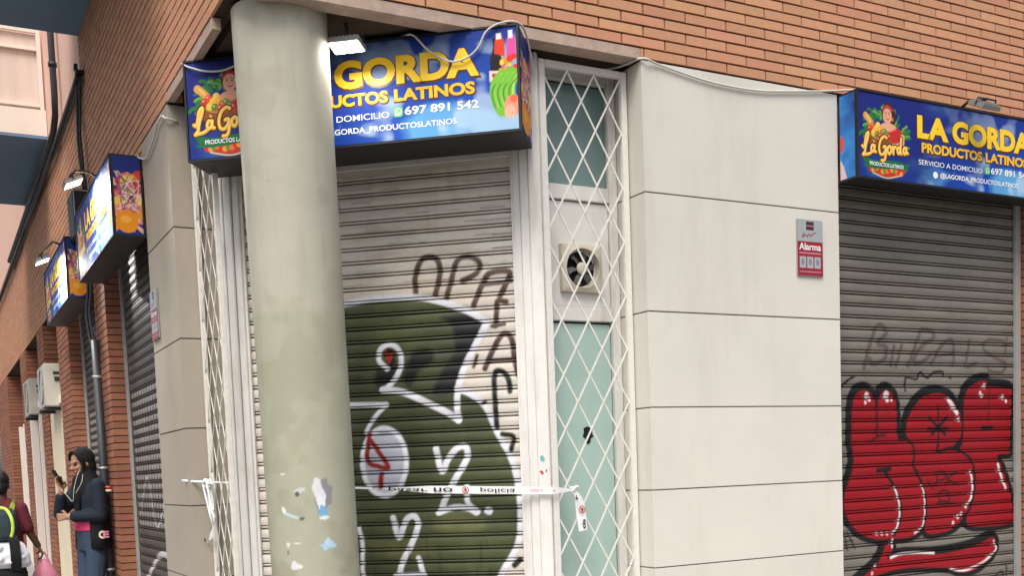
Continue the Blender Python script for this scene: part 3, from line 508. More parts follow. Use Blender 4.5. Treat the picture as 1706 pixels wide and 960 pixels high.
# ------------------------------------------------------------------ diamond security grilles
def grille(fr, u0, u1, d, z0, z1, label, mats, pw, ph, ft=.038, bw=.0058):
    o = MB()
    for a, b, c_, e in ((u0, u0+ft, z0, z1), (u1-ft, u1, z0, z1)): o.box(fr, a, b, d-.015, d+.015, c_, e)
    o.box(fr, u0+ft+.001, u1-ft-.001, d-.015, d+.015, z1-ft, z1); o.box(fr, u0+ft+.001, u1-ft-.001, d-.015, d+.015, z0, z0+ft)
    g_ = o.build('security_grille', mats, bld, bevel=.003); g_['label'] = label
    ua, ub, za, zb_ = u0+ft, u1-ft, z0+ft, z1-ft
    for fam in (1, -1):
        k = -60
        while k < 60:
            # line through (ub, zb_) family
            base = ub+k*pw
            pts = []
            sl_ = ph/pw*fam
            # z = zb_ + sl_*(u-base); clip to rectangle
            c_ = []
            for u in (ua, ub):
                z = zb_+sl_*(u-base)
                if za <= z <= zb_: c_.append((u, z))
            for z in (za, zb_):
                u = base+(z-zb_)/sl_
                if ua < u < ub: c_.append((u, z))
            if len(c_) >= 2:
                c_ = sorted(c_); (a0, b0), (a1, b1) = c_[0], c_[-1]
                if math.hypot(a1-a0, b1-b0) > .05:
                    dd_ = d-(.007 if fam == 1 else -.001); t_ = Vector((a1-a0, b1-b0)).normalized(); nn = Vector((-t_.y, t_.x))*bw
                    q = MB(); q.prism(fr, [(a0+nn.x, b0+nn.y), (a0-nn.x, b0-nn.y), (a1-nn.x, b1-nn.y), (a1+nn.x, b1+nn.y)], dd_-.0022, dd_+.0022)
                    q.build('grille_bar', mats, g_)
            k += 1
    return g_
grille(FR, 1.695, 2.278, .15, .03, 3.615, 'cream diamond grille over the side light with the fan', M['grille'], .178, .308, .038, .0050)
grille(FL, -1.708, -1.185, .14, .03, 3.60, 'worn diamond grille left of the round column', M['old_grille'], .158, .31, .026, .0045)
# ------------------------------------------------------------------ far openings on the narrow street
q = MB(); q.box(FL, -9.84, -8.342, .02, .10, 0, 2.32); o = q.build('cream_door', M['cream'], bld); o['label'] = 'plain cream door under the nearer air conditioner'
q = MB(); q.box(FL, -9.90, -8.342, -.01, .12, 2.322, 2.42); q.build('lintel', M['bal_white'], o)
q = MB(); q.box(FL, -9.90, -8.342, .21, .3, 2.422, 3.41); q.build('transom_panel', M['dark'], o)
q = MB(); q.box(FL, -12.62, -10.98, .33, .36, 0, 3.41); o = q.build('dark_doorway', M['dark'], bld)
for u in (-12.56, -11.22):
    q = MB(); q.box(FL, u-.06, u+.06, .0, .10, 0, 2.45); q.build('door_post', M['bal_white'], o)
q = MB(); q.box(FL, -12.62, -10.76, .0, .12, 2.452, 2.54); q.build('lintel', M['bal_white'], o)
q = MB(); q.box(FL, -16.8, -13.7, .33, .36, 0, 3.41); o = q.build('dark_doorway', M['dark'], bld)
for u in (-16.2, -15.2, -14.2):
    q = MB(); q.box(FL, u-.06, u+.06, .10, .33, 0, 2.45); q.build('door_post', M['bal_white'], o)
q = MB(); q.box(FL, -16.8, -8.34, .36, .40, 0, 3.415); q.build('inner_wall', M['dark'], bld)
q = MB(); V_ = [(.44, 1.80), (.44, 19.9), (8.9, 19.9), (8.9, .44), (2.22, .44), (.75, 1.63)]
q.add([(x, y, z) for z in (.01, 3.66) for x, y in V_], [(5, 4, 3, 2, 1, 0), (6, 7, 8, 9, 10, 11)]+[(i, (i+1) % 6, (i+1) % 6+6, i+6) for i in range(6)]); q.build('dark_interior', M['hole'], bld)
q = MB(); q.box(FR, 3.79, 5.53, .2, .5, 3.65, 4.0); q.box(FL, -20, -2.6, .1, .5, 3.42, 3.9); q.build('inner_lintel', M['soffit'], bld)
# ------------------------------------------------------------------ balconies on the narrow street
q = MB(); q.box(FL, -5.15, -1.2, -1.35, .02, 5.275, 5.47); o = q.build('balcony', M['bal_blue'], bld, bevel=.006); o['label'] = 'dark blue-grey balcony slab overhead'
q = MB(); q.box(FL, -5.13, -1.2, -1.33, -1.25, 5.472, 6.4); q.box(FL, -5.13, -5.05, -1.248, .0, 5.472, 6.4); q.build('parapet', M['bal_blue'], o)
q = MB(); q.box(FL, -11.0, -7.88, -1.35, -.002, 5.16, 5.19, 1); q.box(FL, -11.0, -7.88, -1.35, -.002, 5.192, 5.47, 0); o = q.build('balcony', [M['bal_white'], M['bal_blue']], bld); o['label'] = 'pale balcony farther down the narrow street'
q = MB()
for a, b in ((-.055, -.015), (-.70, -.66), (-1.345, -1.305)): q.box(FL, -7.925, -7.885, a, b, 5.472, 6.33)
for z in (5.50, 6.10, 6.29): q.box(FL, -7.922, -7.888, -1.303, -.702, z, z+.035); q.box(FL, -7.922, -7.888, -.658, -.057, z, z+.035)
for z in (5.50, 6.10, 6.29): q.box(FL, -10.96, -7.927, -1.34, -1.31, z, z+.035)
q.build('railing', M['bal_white'], o)
q = MB(); q.box(FL, -7.95, -7.93, -1.303, -.057, 5.49, 6.28); q.box(FL, -10.96, -7.952, -1.30, -1.285, 5.49, 6.28); q.build('screen', M['curtain_w'], o)
# ------------------------------------------------------------------ shop signs (built once in their own frame: x along, y into the wall, z up from the bottom edge)
SW, SH = 1.843, 0.515
def sign_art():
    nu, nv = 560, 158; us = np.linspace(0, SW, nu); zs = np.linspace(0, SH, nv); U, Z = np.meshgrid(us, zs); u, z = U.ravel(), Z.ravel()
    p = Paint(u, z, C(26, 40, 128, .80)); al = np.arange(len(u))
    n = fbm(u, z*1.6, 2.6, 3); b = np.clip((u-0.55)/0.9, 0, 1)*np.clip(1.15-z/SH*0.9, 0.1, 1)+np.clip(.35-z/SH, 0, 1)*.5
    p.mix(al, np.clip(b*1.1, 0, 1), C(8, 78, 186, .85)); p.mix(al, np.clip((n-.50)*6, 0, 1)*np.clip(b*1.2, 0, .75), C(110, 185, 232, .85))
    p.mix(al, np.clip((fbm(u, z*1.4, 4.2, 8)-.54)*8, 0, 1)*np.clip(b, 0, .55), C(205, 228, 244, .85))
    # produce at the right-hand end
    k_ = .9
    def q(a, c=None): return [(1.69+x, y) for x, y in a]
    p.poly(q([(.012, .26), (.012, .36), (.03, .42), (.03, .465), (.055, .465), (.055, .42), (.075, .36), (.075, .26)]), C(24, 16, 14, k_)); p.poly(q([(.006, .25), (.006, .305), (.07, .30), (.07, .245)]), C(232, 210, 200, k_)); p.poly(q([(.02, .27), (.02, .29), (.06, .288), (.06, .268)]), C(190, 40, 40, k_))
    p.poly(q([(.035, .39), (.04, .45), (.055, .475), (.08, .475), (.09, .44), (.09, .37)]), C(222, 62, 30, k_)); p.poly(q([(.048, .46), (.048, .49), (.075, .49), (.075, .46)]), C(235, 235, 240, k_))
    p.poly(q([(.10, .37), (.105, .45), (.118, .48), (.14, .48), (.15, .44), (.15, .36)]), C(225, 80, 160, k_)); p.poly(q([(.112, .46), (.112, .50), (.135, .50), (.135, .46)]), C(240, 235, 240, k_))
    for i in range(22):
        r = np.random.RandomState(i); p.ell(1.69+r.uniform(.07, .15), r.uniform(.24, .37), r.uniform(.008, .02), r.uniform(.008, .02), [C(225, 50, 40, k_), C(240, 150, 30, k_), C(110, 190, 50, k_), C(250, 210, 60, k_)][i % 4])
    for x, w_, t in ((.03, .02, 0), (.06, .024, .02), (.09, .024, .035), (.12, .022, .06)):
        p.stroke([(1.69+x+.045, .285), (1.69+x+.005, .24), (1.69+x-.002, .18), (1.69+x+.015, .12+t*.3), (1.69+x+.035, .09+t*.4)], .046, C(120, 190, 55, k_)); p.stroke([(1.69+x+.045, .285), (1.69+x+.015, .24), (1.69+x+.008, .18), (1.69+x+.022, .12)], .010, C(180, 225, 110, k_))
        p.stroke([(1.69+x+.04, .27), (1.69+x-.012, .20), (1.69+x+.0, .12)], .006, C(50, 120, 35, k_))
    p.ell(1.815, .12, .045, .055, C(230, 150, 125, k_)); p.ell(1.80, .09, .03, .035, C(240, 180, 150, k_)); p.ell(1.82, .155, .02, .02, C(235, 110, 60, k_))
    # round emblem at the left-hand end: woman with a basket of fruit over the name
    g1, g2 = C(40, 120, 45, k_), C(110, 170, 60, k_)
    for i in range(60):
        r = np.random.RandomState(100+i); t = R(r.uniform(-30, 215)); ra = r.uniform(.10, .19); a, b2 = .235+ra*1.0*math.cos(t), .285+ra*.75*math.sin(t)
        p.stroke([(a, b2), (a+.02*math.cos(t), b2+.024*math.sin(t)+.004), (a+.045*math.cos(t+.3), b2+.04*math.sin(t+.3))], r.uniform(.010, .02), g1 if i % 3 else g2)
    hair = C(66, 30, 28, k_); skin = C(232, 168, 138, k_); red = C(196, 44, 42, k_)
    p.ell(.262, .405, .060, .058, hair); p.ell(.262, .44, .045, .035, hair); p.ell(.30, .39, .03, .05, hair)
    p.poly([(.17, .30), (.20, .335), (.245, .35), (.30, .345), (.345, .315), (.36, .27), (.30, .25), (.20, .255)], skin, smooth=True); p.ell(.253, .392, .039, .047, skin); p.stroke([(.255, .36), (.255, .335)], .04, skin)
    p.stroke([(.215, .425), (.25, .452), (.298, .432)], .016, C(190, 60, 70, k_)); p.ell(.238, .402, .006, .004, hair, soft=.002); p.ell(.268, .402, .006, .004, hair, soft=.002); p.stroke([(.230, .413), (.246, .414)], .003, hair); p.stroke([(.260, .414), (.277, .413)], .003, hair)
    p.stroke([(.242, .374), (.255, .370), (.268, .375)], .006, C(190, 40, 50, k_), soft=.003); p.ell(.253, .388, .005, .006, C(215, 140, 110, k_), soft=.003); p.ell(.228, .385, .010, .007, C(235, 130, 110, k_), .6); p.ell(.279, .385, .010, .007, C(235, 130, 110, k_), .6)
    p.ell(.297, .375, .009, .011, C(235, 190, 90, k_)); p.ell(.297, .375, .005, .007, hair)
    p.poly([(.215, .315), (.245, .300), (.29, .302), (.335, .325), (.385, .30), (.38, .245), (.30, .225), (.22, .235)], red, smooth=True); p.stroke([(.22, .31), (.26, .296), (.325, .315)], .008, C(235, 120, 100, k_))
    p.stroke([(.385, .27), (.375, .225), (.315, .205), (.245, .21)], .042, skin)
    p.poly([(.075, .285), (.28, .25), (.27, .18), (.20, .15), (.12, .17), (.085, .22)], C(150, 84, 40, k_), smooth=True); p.stroke([(.075, .28), (.15, .245), (.275, .25)], .012, C(196, 128, 66, k_))
    for i in range(5): p.stroke([(.095, .255-.018*i), (.18, .225-.017*i), (.265, .232-.017*i)], .004, C(98, 50, 24, k_))
    p.stroke([(.062, .375), (.10, .345), (.135, .30)], .042, C(222, 160, 76, k_)); p.stroke([(.07, .375), (.105, .342)], .008, C(245, 205, 130, k_))
    fr_ = [(.10, .30, C(206, 44, 36, k_)), (.125, .318, C(226, 80, 36, k_)), (.15, .30, C(240, 190, 50, k_)), (.17, .325, C(245, 205, 80, k_)), (.185, .30, C(240, 170, 40, k_)), (.205, .28, C(190, 40, 34, k_)), (.225, .29, C(90, 150, 50, k_)), (.13, .275, C(235, 200, 60, k_)), (.16, .268, C(84, 130, 44, k_)), (.19, .262, C(206, 60, 40, k_)), (.215, .262, C(220, 90, 40, k_)), (.25, .272, C(70, 130, 50, k_)), (.27, .262, C(200, 50, 40, k_))]
    for a, b2, c in fr_: p.ell(a, b2, .021, .021, c); p.ell(a-.006, b2+.007, .006, .005, C(250, 220, 190, k_), .6)
    # lower bowl and ribbon
    p.poly([(.08, .06), (.40, .07), (.36, .025), (.25, .012), (.14, .022)], C(180, 60, 40, k_), smooth=True)
    for i in range(14):
        r = np.random.RandomState(300+i); p.ell(.10+.021*i, .052+r.uniform(-.014, .012), .016, .015, [C(206, 44, 36, k_), C(236, 150, 50, k_), C(90, 140, 50, k_), C(240, 110, 60, k_)][i % 4])
    p.stroke([(.12, .03), (.24, .006), (.36, .03)], .007, C(220, 205, 160, k_))
    p.poly([(.055, .085), (.03, .115), (.06, .12), (.14, .105), (.24, .115), (.34, .12), (.42, .105), (.45, .115), (.43, .08), (.44, .06), (.36, .075), (.24, .062), (.12, .055), (.04, .065)], C(22, 110, 60, k_), soft=.004)
    # hand-lettered name
    L = [[(.030, .185), (.045, .178), (.055, .21), (.066, .255), (.085, .272), (.082, .245), (.062, .19), (.052, .150), (.035, .132), (.055, .135), (.085, .140), (.105, .150)],
         [(.135, .195), (.118, .198), (.108, .175), (.116, .158), (.132, .168), (.140, .198), (.136, .165), (.150, .160)],
         [(.245, .255), (.225, .262), (.195, .24), (.178, .195), (.185, .155), (.21, .150), (.232, .175), (.236, .198), (.215, .196), (.236, .198), (.236, .15), (.222, .115), (.198, .112)],
         [(.275, .205), (.258, .198), (.253, .172), (.268, .158), (.284, .178), (.282, .20), (.272, .207)],
         [(.300, .205), (.305, .162), (.305, .185), (.318, .206), (.330, .202)],
         [(.365, .205), (.348, .204), (.340, .182), (.350, .168), (.364, .182), (.376, .265), (.368, .19), (.376, .168)],
         [(.420, .208), (.402, .208), (.394, .186), (.404, .170), (.418, .182), (.424, .210), (.420, .180), (.436, .178)]]
    for w_, c in ((.034, C(58, 26, 14, k_)), (.0195, C(245, 180, 40, k_))):
        for l in L: p.stroke(l, w_, c, 1, .004)
    for l in L: p.stroke([(a-.001, b2+.004) for a, b2 in l], .008, C(252, 226, 150, k_), .75, .004)
    p.stroke([(.128, .228), (.136, .220)], .008, C(245, 200, 90, k_))
    return us, zs, p.c
us_, zs_, art = sign_art()
U_, Z_ = np.meshgrid(us_, zs_)
def art_side(w_, kind):
    nu, nv = 60, 120; us = np.linspace(0, w_, nu); zs = np.linspace(0, SH, nv); U, Z = np.meshgrid(us, zs); u, z = U.ravel(), Z.ravel(); x = u/w_
    p = Paint(u, z, C(34, 48, 130, .85)); al = np.arange(len(u)); k_ = .85
    if kind == 'food':
        r = np.random.RandomState(12)
        cs = [C(226, 70, 60, k_), C(240, 150, 60, k_), C(246, 205, 80, k_), C(236, 130, 140, k_), C(200, 170, 140, k_), C(190, 60, 120, k_), C(240, 190, 160, k_)]
        for i in range(95):
            h = r.uniform(.03, .42); c = cs[r.randint(7)] if h > .2 else cs[[0, 1, 3, 6][r.randint(4)]]
            p.ell(r.uniform(0, w_), h, r.uniform(.015, .05), r.uniform(.012, .034), c, .95, .004, r.uniform(0, 180)); 
        for i in range(18): p.stroke([(r.uniform(0, w_), r.uniform(.15, .42)) for _ in range(3)], .006, [C(250, 235, 220, k_), C(90, 40, 60, k_)][i % 2], .8)
        p.ell(w_*.42, .085, w_*.42, .075, C(240, 150, 30, k_)); p.ell(w_*.38, .10, w_*.2, .025, C(250, 190, 80, k_), .7)
    else:
        p.mix(al, np.clip(.4+1.6*(fbm(u, z, 7, 4)-.35), 0, 1)*(1-.3*x), C(60, 150, 225, .85)); p.poly([(0, 0), (0, .13), (w_*.25, .08), (w_*.45, 0)], C(220, 190, 195, k_)); p.ell(w_*.1, .22, w_*.2, .05, C(200, 90, 80, k_))
    return us, zs, p.c
def text_part(name, items, m, parent):
    out = []
    for it in items:
        mb = MB(); add_text(mb, FW, *it); o = mb.build(name, m); o.parent = parent; out.append(o)
    return out
SIGN_PROTO = {}
def shop_sign(name_label, loc, rz, depth, left_kind, right_kind):
    root = empty('shop_sign', loc, rz); tag(root, name_label, 'shop sign', 'shop signs with the same printed front')
    mb = MB(); t = .014
    mb.box(FW, -t, SW+t, .003, depth, -t, SH+t); cs = mb.build('casing', M['black'], bevel=.003); cs.parent = root
    mb = MB(); mb.box(FW, -t, -.004, -.006, .002, -t, SH+t); mb.box(FW, SW+.004, SW+t, -.006, .002, -t, SH+t); mb.box(FW, -.0035, SW+.0035, -.006, .002, -t, -.004); mb.box(FW, -.0035, SW+.0035, -.006, .002, SH+.004, SH+t)
    e = mb.build('edge_trim', M['black']); e.parent = cs
    if not SIGN_PROTO:
        V = np.stack([U_.ravel(), np.zeros(U_.size), Z_.ravel()], 1)
        f = grid_obj('front_panel', V, len(us_), len(zs_), art, M['sign']); f.parent = root
        parts = [f]
        big = [('LA', .520, .815, .287, .432), ('GORDA', .850, 1.643, .287, .436)]; sml = [('PRODUCTOS', .560, 1.143, .198, .262), ('LATINOS', 1.178, 1.617, .198, .262)]
        parts.extend(text_part('lettering_outline', [(b, a-.004, c+.012, z-.012, y+.002, -.0012, 0, .075) for b, a, c, z, y in big]+[(b, a-.003, c+.008, z-.008, y+.001, -.0012, 0, .07) for b, a, c, z, y in sml], M['txt_s'], f))
        parts.extend(text_part('lettering', [(b, a, c, z, y, -.0024, 0, .050) for b, a, c, z, y in big], M['txt_y'], f))
        parts.extend(text_part('lettering', [(b, a, c, z, y, -.0024, 0, .040) for b, a, c, z, y in sml], M['txt_y2'], f))
        parts.extend(text_part('lettering', [('SERVICIO A DOMICILIO', .532, 1.146, .120, .152, -.0016, 0, .004), ('697 891 542', 1.232, 1.634, .124, .168, -.0016, 0, .026), ('@LAGORDA_PRODUCTOSLATINOS', .735, 1.512, .046, .086, -.0016, 0, .020), ('PRODUCTOS LATINOS', .092, .392, .074, .098, -.0016, 0, .02)], M['txt_w'], f))
        mb = MB(); n = 20; rr = [(1.196+.026*math.copysign(abs(math.cos(2*math.pi*i/n))**.5, math.cos(2*math.pi*i/n)), .144+.026*math.copysign(abs(math.sin(2*math.pi*i/n))**.5, math.sin(2*math.pi*i/n))) for i in range(n)]
        mb.add([FW.P(a, -.0014, b) for a, b in rr], [tuple(range(n))]); o = mb.build('message_icon', M['wa']); o.parent = f; parts.append(o)
        mb = MB(); n = 20
        for r0, r1 in ((.014, .0185),):
            mb.add([FW.P(1.197+r*math.cos(2*math.pi*i/n), -.0026, .145+r*math.sin(2*math.pi*i/n)) for r in (r0, r1) for i in range(n)], [(i, (i+1) % n, n+(i+1) % n, n+i) for i in range(n)])
        mb.add([FW.P(a, -.0026, b) for a, b in ((1.179, .126), (1.188, .128), (1.183, .136))], [(0, 1, 2)]); mb.add([FW.P(a, -.0027, b) for a, b in ((1.188, .150), (1.192, .152), (1.197, .143), (1.205, .139), (1.203, .135), (1.195, .138))], [(0, 1, 2, 3, 4, 5)])
        mb.add([FW.P(.688+.022*math.cos(2*math.pi*i/n), -.0016, .066+.022*math.sin(2*math.pi*i/n)) for i in range(n)], [tuple(range(n))])
        o = mb.build('icon_mark', M['txt_w']); o.parent = f; parts.append(o)
        SIGN_PROTO['p'] = parts
    else:
        mp = {}
        for o in SIGN_PROTO['p']:
            c = o.copy(); COL.objects.link(c); mp[o] = c; c.parent = mp.get(o.parent, root)
    for kind, x0, sgn in ((left_kind, -t-.002, -1), (right_kind, SW+t+.002, 1)):
        us, zs, c = art_side(depth-.03, kind); U, Z = np.meshgrid(us, zs)
        yy = (depth-.015-U.ravel()) if sgn < 0 else (.015+U.ravel())
        V = np.stack([np.full(U.size, x0), yy, Z.ravel()], 1); o = grid_obj('side_panel', V, len(us), len(zs), c, M['sign']); o.parent = root
    return root
sA = FC.P(0, 0, 0)
_n = Vector((math.sin(R(39)), math.cos(R(39)), 0)); _t = FC.t
shop_sign('long blue sign over the entrance, half hidden by the round column', (-0.028, 1.028, 3.124), R(-39), .33, 'sky', 'food')
shop_sign('blue sign over the shutter with red sprayed letters, right of the wide stone pier', (3.815, -.16, 3.105), 0, .155, 'sky', 'food')
shop_sign('larger of the two floodlit signs along the narrow street, beside the narrow stone pier', (-.21, 4.44, 3.035), R(-90), .205, 'sky', 'food')
shop_sign('smaller-looking floodlit sign farther down the narrow street, past the black cabinet', (-.21, 7.10, 3.035), R(-90), .205, 'sky', 'food')
# ------------------------------------------------------------------ floodlights
def floodlight(label, loc, rz, tilt, arm, lit, power=0.0):
    """flat LED lamp; local -y is the way its arm goes out, the face looks back to +y and down"""
    root = empty('floodlight', loc, rz); tag(root, label, 'floodlight', 'floodlights over the shop signs')
    rot = Matrix.Rotation(tilt, 4, 'X')
    def ob(mb, name, m, par=root, b=0.0):
        o = mb.build(name, m, bevel=b); o.parent = par; return o
    mb = MB(); mb.box(FW, -.085, .085, -.065, .065, -.004, .022)
    for k in range(7): mb.box(FW, -.066+.02*k, -.058+.02*k, -.055, .055, .022, .034)
    for i, v in enumerate(mb.v): mb.v[i] = tuple(rot @ Vector(v))
    ob(mb, 'housing', M['grey'], b=.002)
    mb = MB(); mb.box(FW, -.076, .076, -.056, .056, -.0065, -.0045)
    for i, v in enumerate(mb.v): mb.v[i] = tuple(rot @ Vector(v))
    ob(mb, 'led_panel', M['led'] if lit else M['glass_dark'])
    mb = MB(); mb.tube([rot @ Vector((-.088, 0, .01)), rot @ Vector((-.088, 0, .05)), rot @ Vector((.088, 0, .05)), rot @ Vector((.088, 0, .01))], .006, 6); ob(mb, 'bracket', M['dark'])
    mb = MB(); mb.tube([rot @ Vector((0, 0, .05))]+[Vector(a) for a in arm], .010, 8); ob(mb, 'arm', M['dark'])
    if lit:
        ld = bpy.data.lights.new('led', 'AREA'); ld.shape = 'RECTANGLE'; ld.size = .13; ld.size_y = .08; ld.energy = power; ld.color = (1, .97, .9)
        lo = bpy.data.objects.new('led', ld); COL.objects.link(lo); lo.parent = root; lo.matrix_local = rot @ Matrix.Translation((0, 0, -.011))
    return root
floodlight('lit floodlight under the dark ceiling by the round column', (.60, .20, 3.535), R(-39), R(-6), [(0, .02, .09), (0, .0, .118)], True, 2.2)
floodlight('lit floodlight sticking out in front of the larger street-side sign', (-.37, 3.2, 3.50), R(-90), R(24), [(0, .02, .09), (0, .10, .09), (0, .18, .055)], True, 18)
floodlight('lit floodlight sticking out in front of the farther street-side sign', (-.37, 5.6, 3.40), R(-90), R(24), [(0, .02, .09), (0, .10, .18), (0, .18, .155)], True, 18)
floodlight('unlit grey floodlight leaning over the right-hand sign', (4.80, -.30, 3.60), 0, R(30), [(0, .12, .07), (0, .22, .03)], False)
# ------------------------------------------------------------------ cables, plates, fittings
def cable(name, label, pts, r, m, k=8, cat='cable', group=None):
    mb = MB(); mb.tube([tuple(p) for p in spline(pts, k)], r, 7); return tag(mb.build(name, m), label, cat, group)
fs = lambda u, d, z: tuple(Fr(-0.028, 1.028, -39).P(u, d, z))
cable('cable', 'white cable drooping across the lettering of the entrance sign', [fs(1.22, .02, 3.66), fs(1.30, -.02, 3.645), fs(1.38, -.02, 3.56), fs(1.49, -.02, 3.492), fs(1.58, -.02, 3.50), fs(1.645, -.02, 3.545), fs(1.69, -.02, 3.62), fs(1.76, -.015, 3.656), fs(1.84, .0, 3.662), fs(1.88, .06, 3.64), fs(1.89, .16, 3.56), fs(1.885, .26, 3.49)], .0055, M['cable_w'])
cable('cable', 'white cable sagging along the top of the wide stone pier', [(2.16, .20, 3.635), (2.23, .135, 3.64), (2.285, -.012, 3.645), (2.41, -.012, 3.627), (2.76, -.012, 3.582), (3.12, -.012, 3.578), (3.46, -.012, 3.616), (3.76, -.014, 3.658), (3.87, -.03, 3.672), (3.96, -.07, 3.66), (4.02, -.10, 3.63)], .0065, M['cable_w'])
cable('cable', 'pale cable looped over the narrow stone pier', [(.06, 1.715, 3.545), (-.014, 1.70, 3.552), (-.016, 1.78, 3.585), (-.016, 1.95, 3.580), (-.016, 2.05, 3.54), (-.016, 2.33, 3.49), (-.018, 2.52, 3.53), (-.03, 2.62, 3.575)], .007, M['cable_w'])
cable('cable', 'white cable hanging over the emblem left of the round column', [fs(-.03, .02, 3.652), fs(.03, -.02, 3.612), fs(.12, -.02, 3.582), fs(.22, -.02, 3.575), fs(.32, -.02, 3.60), fs(.40, .02, 3.655)], .0055, M['cable_w'])
# street-side pipe and cables
mb = MB(); mb.tube([(-.06, 6.55, 8.0), (-.06, 6.55, 5.20), (-.06, 6.60, 5.03), (-.06, 6.85, 4.93), (-.06, 9.0, 4.90), (-.06, 13.5, 4.88)], .032, 10)
pipe = tag(mb.build('drainpipe', M['cable_k']), 'dark pipe coming down the pink wall and turning along the street', 'pipe')
for y in (6.55,):
    for z in (5.5, 6.3): 
        mb = MB(); mb.cyl((-.06, y, z-.02), (-.06, y, z+.02), .042, n=12); mb.build('pipe_clamp', M['dark'], pipe)
mb = MB()
for j, (dx, dz) in enumerate(((-.03, 0), (-.05, .03), (-.03, -.035), (-.06, -.01))):
    mb.tube([tuple(p) for p in spline([(dx, 4.93, 4.86+dz), (dx, 6.5, 4.82+dz), (dx, 9.0, 4.80-dz), (dx, 12.5, 4.78+dz), (dx, 19.5, 4.75)], 6)], .0135, 6)
cb = tag(mb.build('cable_bundle', M['cable_k']), 'bundle of dark cables running along the brick wall to the street end', 'cables')
mb = MB()
for j, (dx, dy) in enumerate(((-.03, 0), (-.045, .035), (-.03, .065))):
    mb.tube([tuple(p) for p in spline([(dx, 4.98+dy, 4.93), (dx, 5.10+dy*2, 4.6), (dx-.02, 5.10-dy, 4.3), (dx, 5.03+dy, 3.93)], 6)], .013, 6)
tag(mb.build('cable_bundle', M['cable_k']), 'dark cables dropping from the wall bracket to the black cabinet', 'cables')
mb = MB(); mb.box(FL, -5.0, -4.90, -.07, 0, 4.885, 4.905); mb.box(FL, -4.97, -4.92, -.08, -.05, 4.907, 4.96); tag(mb.build('cable_bracket', M['cable_k'], bevel=.004), 'small dark bracket where the wall cables meet', 'bracket')
root = MB(); root.box(FL, -5.28, -4.90, -.165, -.005, 3.50, 3.90); cbx = tag(root.build('cabinet', M['black'], bevel=.012), 'black cabinet on the brick wall behind the larger street-side sign', 'cabinet')
mb = MB(); a = .012
for (u0, u1, z0, z1) in ((-.161, -.153, 3.51, 3.89), (-.017, -.009, 3.51, 3.89), (-.151, -.019, 3.51, 3.518), (-.151, -.019, 3.882, 3.89)): mb.box(FR, u0, u1, 4.893, 4.899, z0, z1)
mb.build('rim', M['galv'], cbx); mb = MB(); mb.box(FL, -5.2, -4.98, -.006, 0.01, 3.6, 3.8); mb.build('wall_mount', M['dark'], cbx)
mb = MB(); mb.tube([(-.05, 4.97, 0), (-.05, 4.97, 2.62)], .036, 12); dp = tag(mb.build('conduit', M['cable_k']), 'thick dark conduit standing on the brick pillar behind the woman', 'pipe')
for z in (.6, 1.5, 2.3):
    mb = MB(); mb.cyl((-.05, 4.97, z-.012), (-.05, 4.97, z+.012), .041, n=12); mb.build('pipe_clamp', M['galv'], dp)
mb = MB(); mb.tube([(-.045, 5.11, 0), (-.045, 5.11, 2.75)], .014, 8); mb.tube([(-.04, 5.16, 0), (-.04, 5.16, 2.4)], .012, 8); tag(mb.build('conduit', M['galv']), 'pair of thin grey conduits beside the thick dark one', 'pipe')
mb = MB()
for dx, dy in ((-.05, 0), (-.07, .05), (-.05, .09)): mb.tube([tuple(p) for p in spline([(dx, 4.99+dy, 2.55), (dx-.02, 5.04+dy, 2.85), (dx, 5.0+dy, 3.1), (dx-.03, 5.05+dy, 3.5)], 6)], .012, 6)
tag(mb.build('cable_bundle', M['cable_k']), 'dark cables between the thick conduit and the black cabinet', 'cables')
# alarm plates
def alarm_plate(label, fr, u0, z0, w_, h_):
    nu, nv = 60, 100; us = np.linspace(0, w_, nu); zs = np.linspace(0, h_, nv); U, Z = np.meshgrid(us, zs); p = Paint(U.ravel(), Z.ravel(), C(172, 180, 180, .8)); f = h_/.346; g_ = w_/.215
    p.poly([(a*g_, b*f) for a, b in ((0, 0), (.215, 0), (.215, .212), (0, .212))], C(158, 22, 48, .8), 1, .002)
    p.poly([(a*g_, b*f) for a, b in ((.075, .282), (.140, .282), (.140, .335), (.075, .335))], C(80, 26, 40, .8), 1, .003); p.stroke([(.08*g_, .308*f), (.135*g_, .308*f)], .006, C(190, 150, 150, .8), smooth=False)
    p.stroke([(a*g_, b*f) for a, b in ((.04, .235), (.055, .262), (.05, .24), (.075, .252), (.085, .24), (.10, .258), (.115, .245), (.13, .258), (.155, .268))], .009, C(150, 60, 100, .8), .9, .004)
    for k in range(3): p.poly([((a+.062*k)*g_, b*f) for a, b in ((.018, .048), (.070, .048), (.070, .118), (.018, .118))], C(176, 186, 192, .8), 1, .003); p.ell((.044+.062*k)*g_, .085*f, .014*g_, .022*f, C(120, 128, 136, .8), .8)
    p.stroke([(.02*g_, .025*f), (.195*g_, .025*f)], .007, C(220, 160, 170, .8), .7, smooth=False); p.stroke([(.02*g_, .140*f), (.195*g_, .140*f)], .008, C(226, 180, 190, .8), .7, smooth=False)
    mb = MB(); mb.box(fr, u0, u0+w_, -.010, -.0015, z0, z0+h_); o = tag(mb.build('alarm_plate', M['galv'], bevel=.002), label, 'alarm sign', 'alarm signs on the stone piers')
    V = np.array([tuple(fr.P(u0+a, -.0125, z0+b)) for a, b in zip(U.ravel(), Z.ravel())]); grid_obj('printed_face', V, nu, nv, p.c, M['plate'], o)
    mb = MB(); add_text(mb, fr, 'Alarma', u0+.014*g_, u0+.198*g_, z0+.158*f, z0+.202*f, -.0135, 0, .02); mb.build('lettering', M['txt_w'], o)
alarm_plate('red and silver alarm plate facing the viewer on the wide stone pier', FR, 3.432, 2.497, .213, .346)
alarm_plate('alarm plate seen edge-on on the narrow street-side stone pier', FL, -2.545, 2.317, .23, .325)
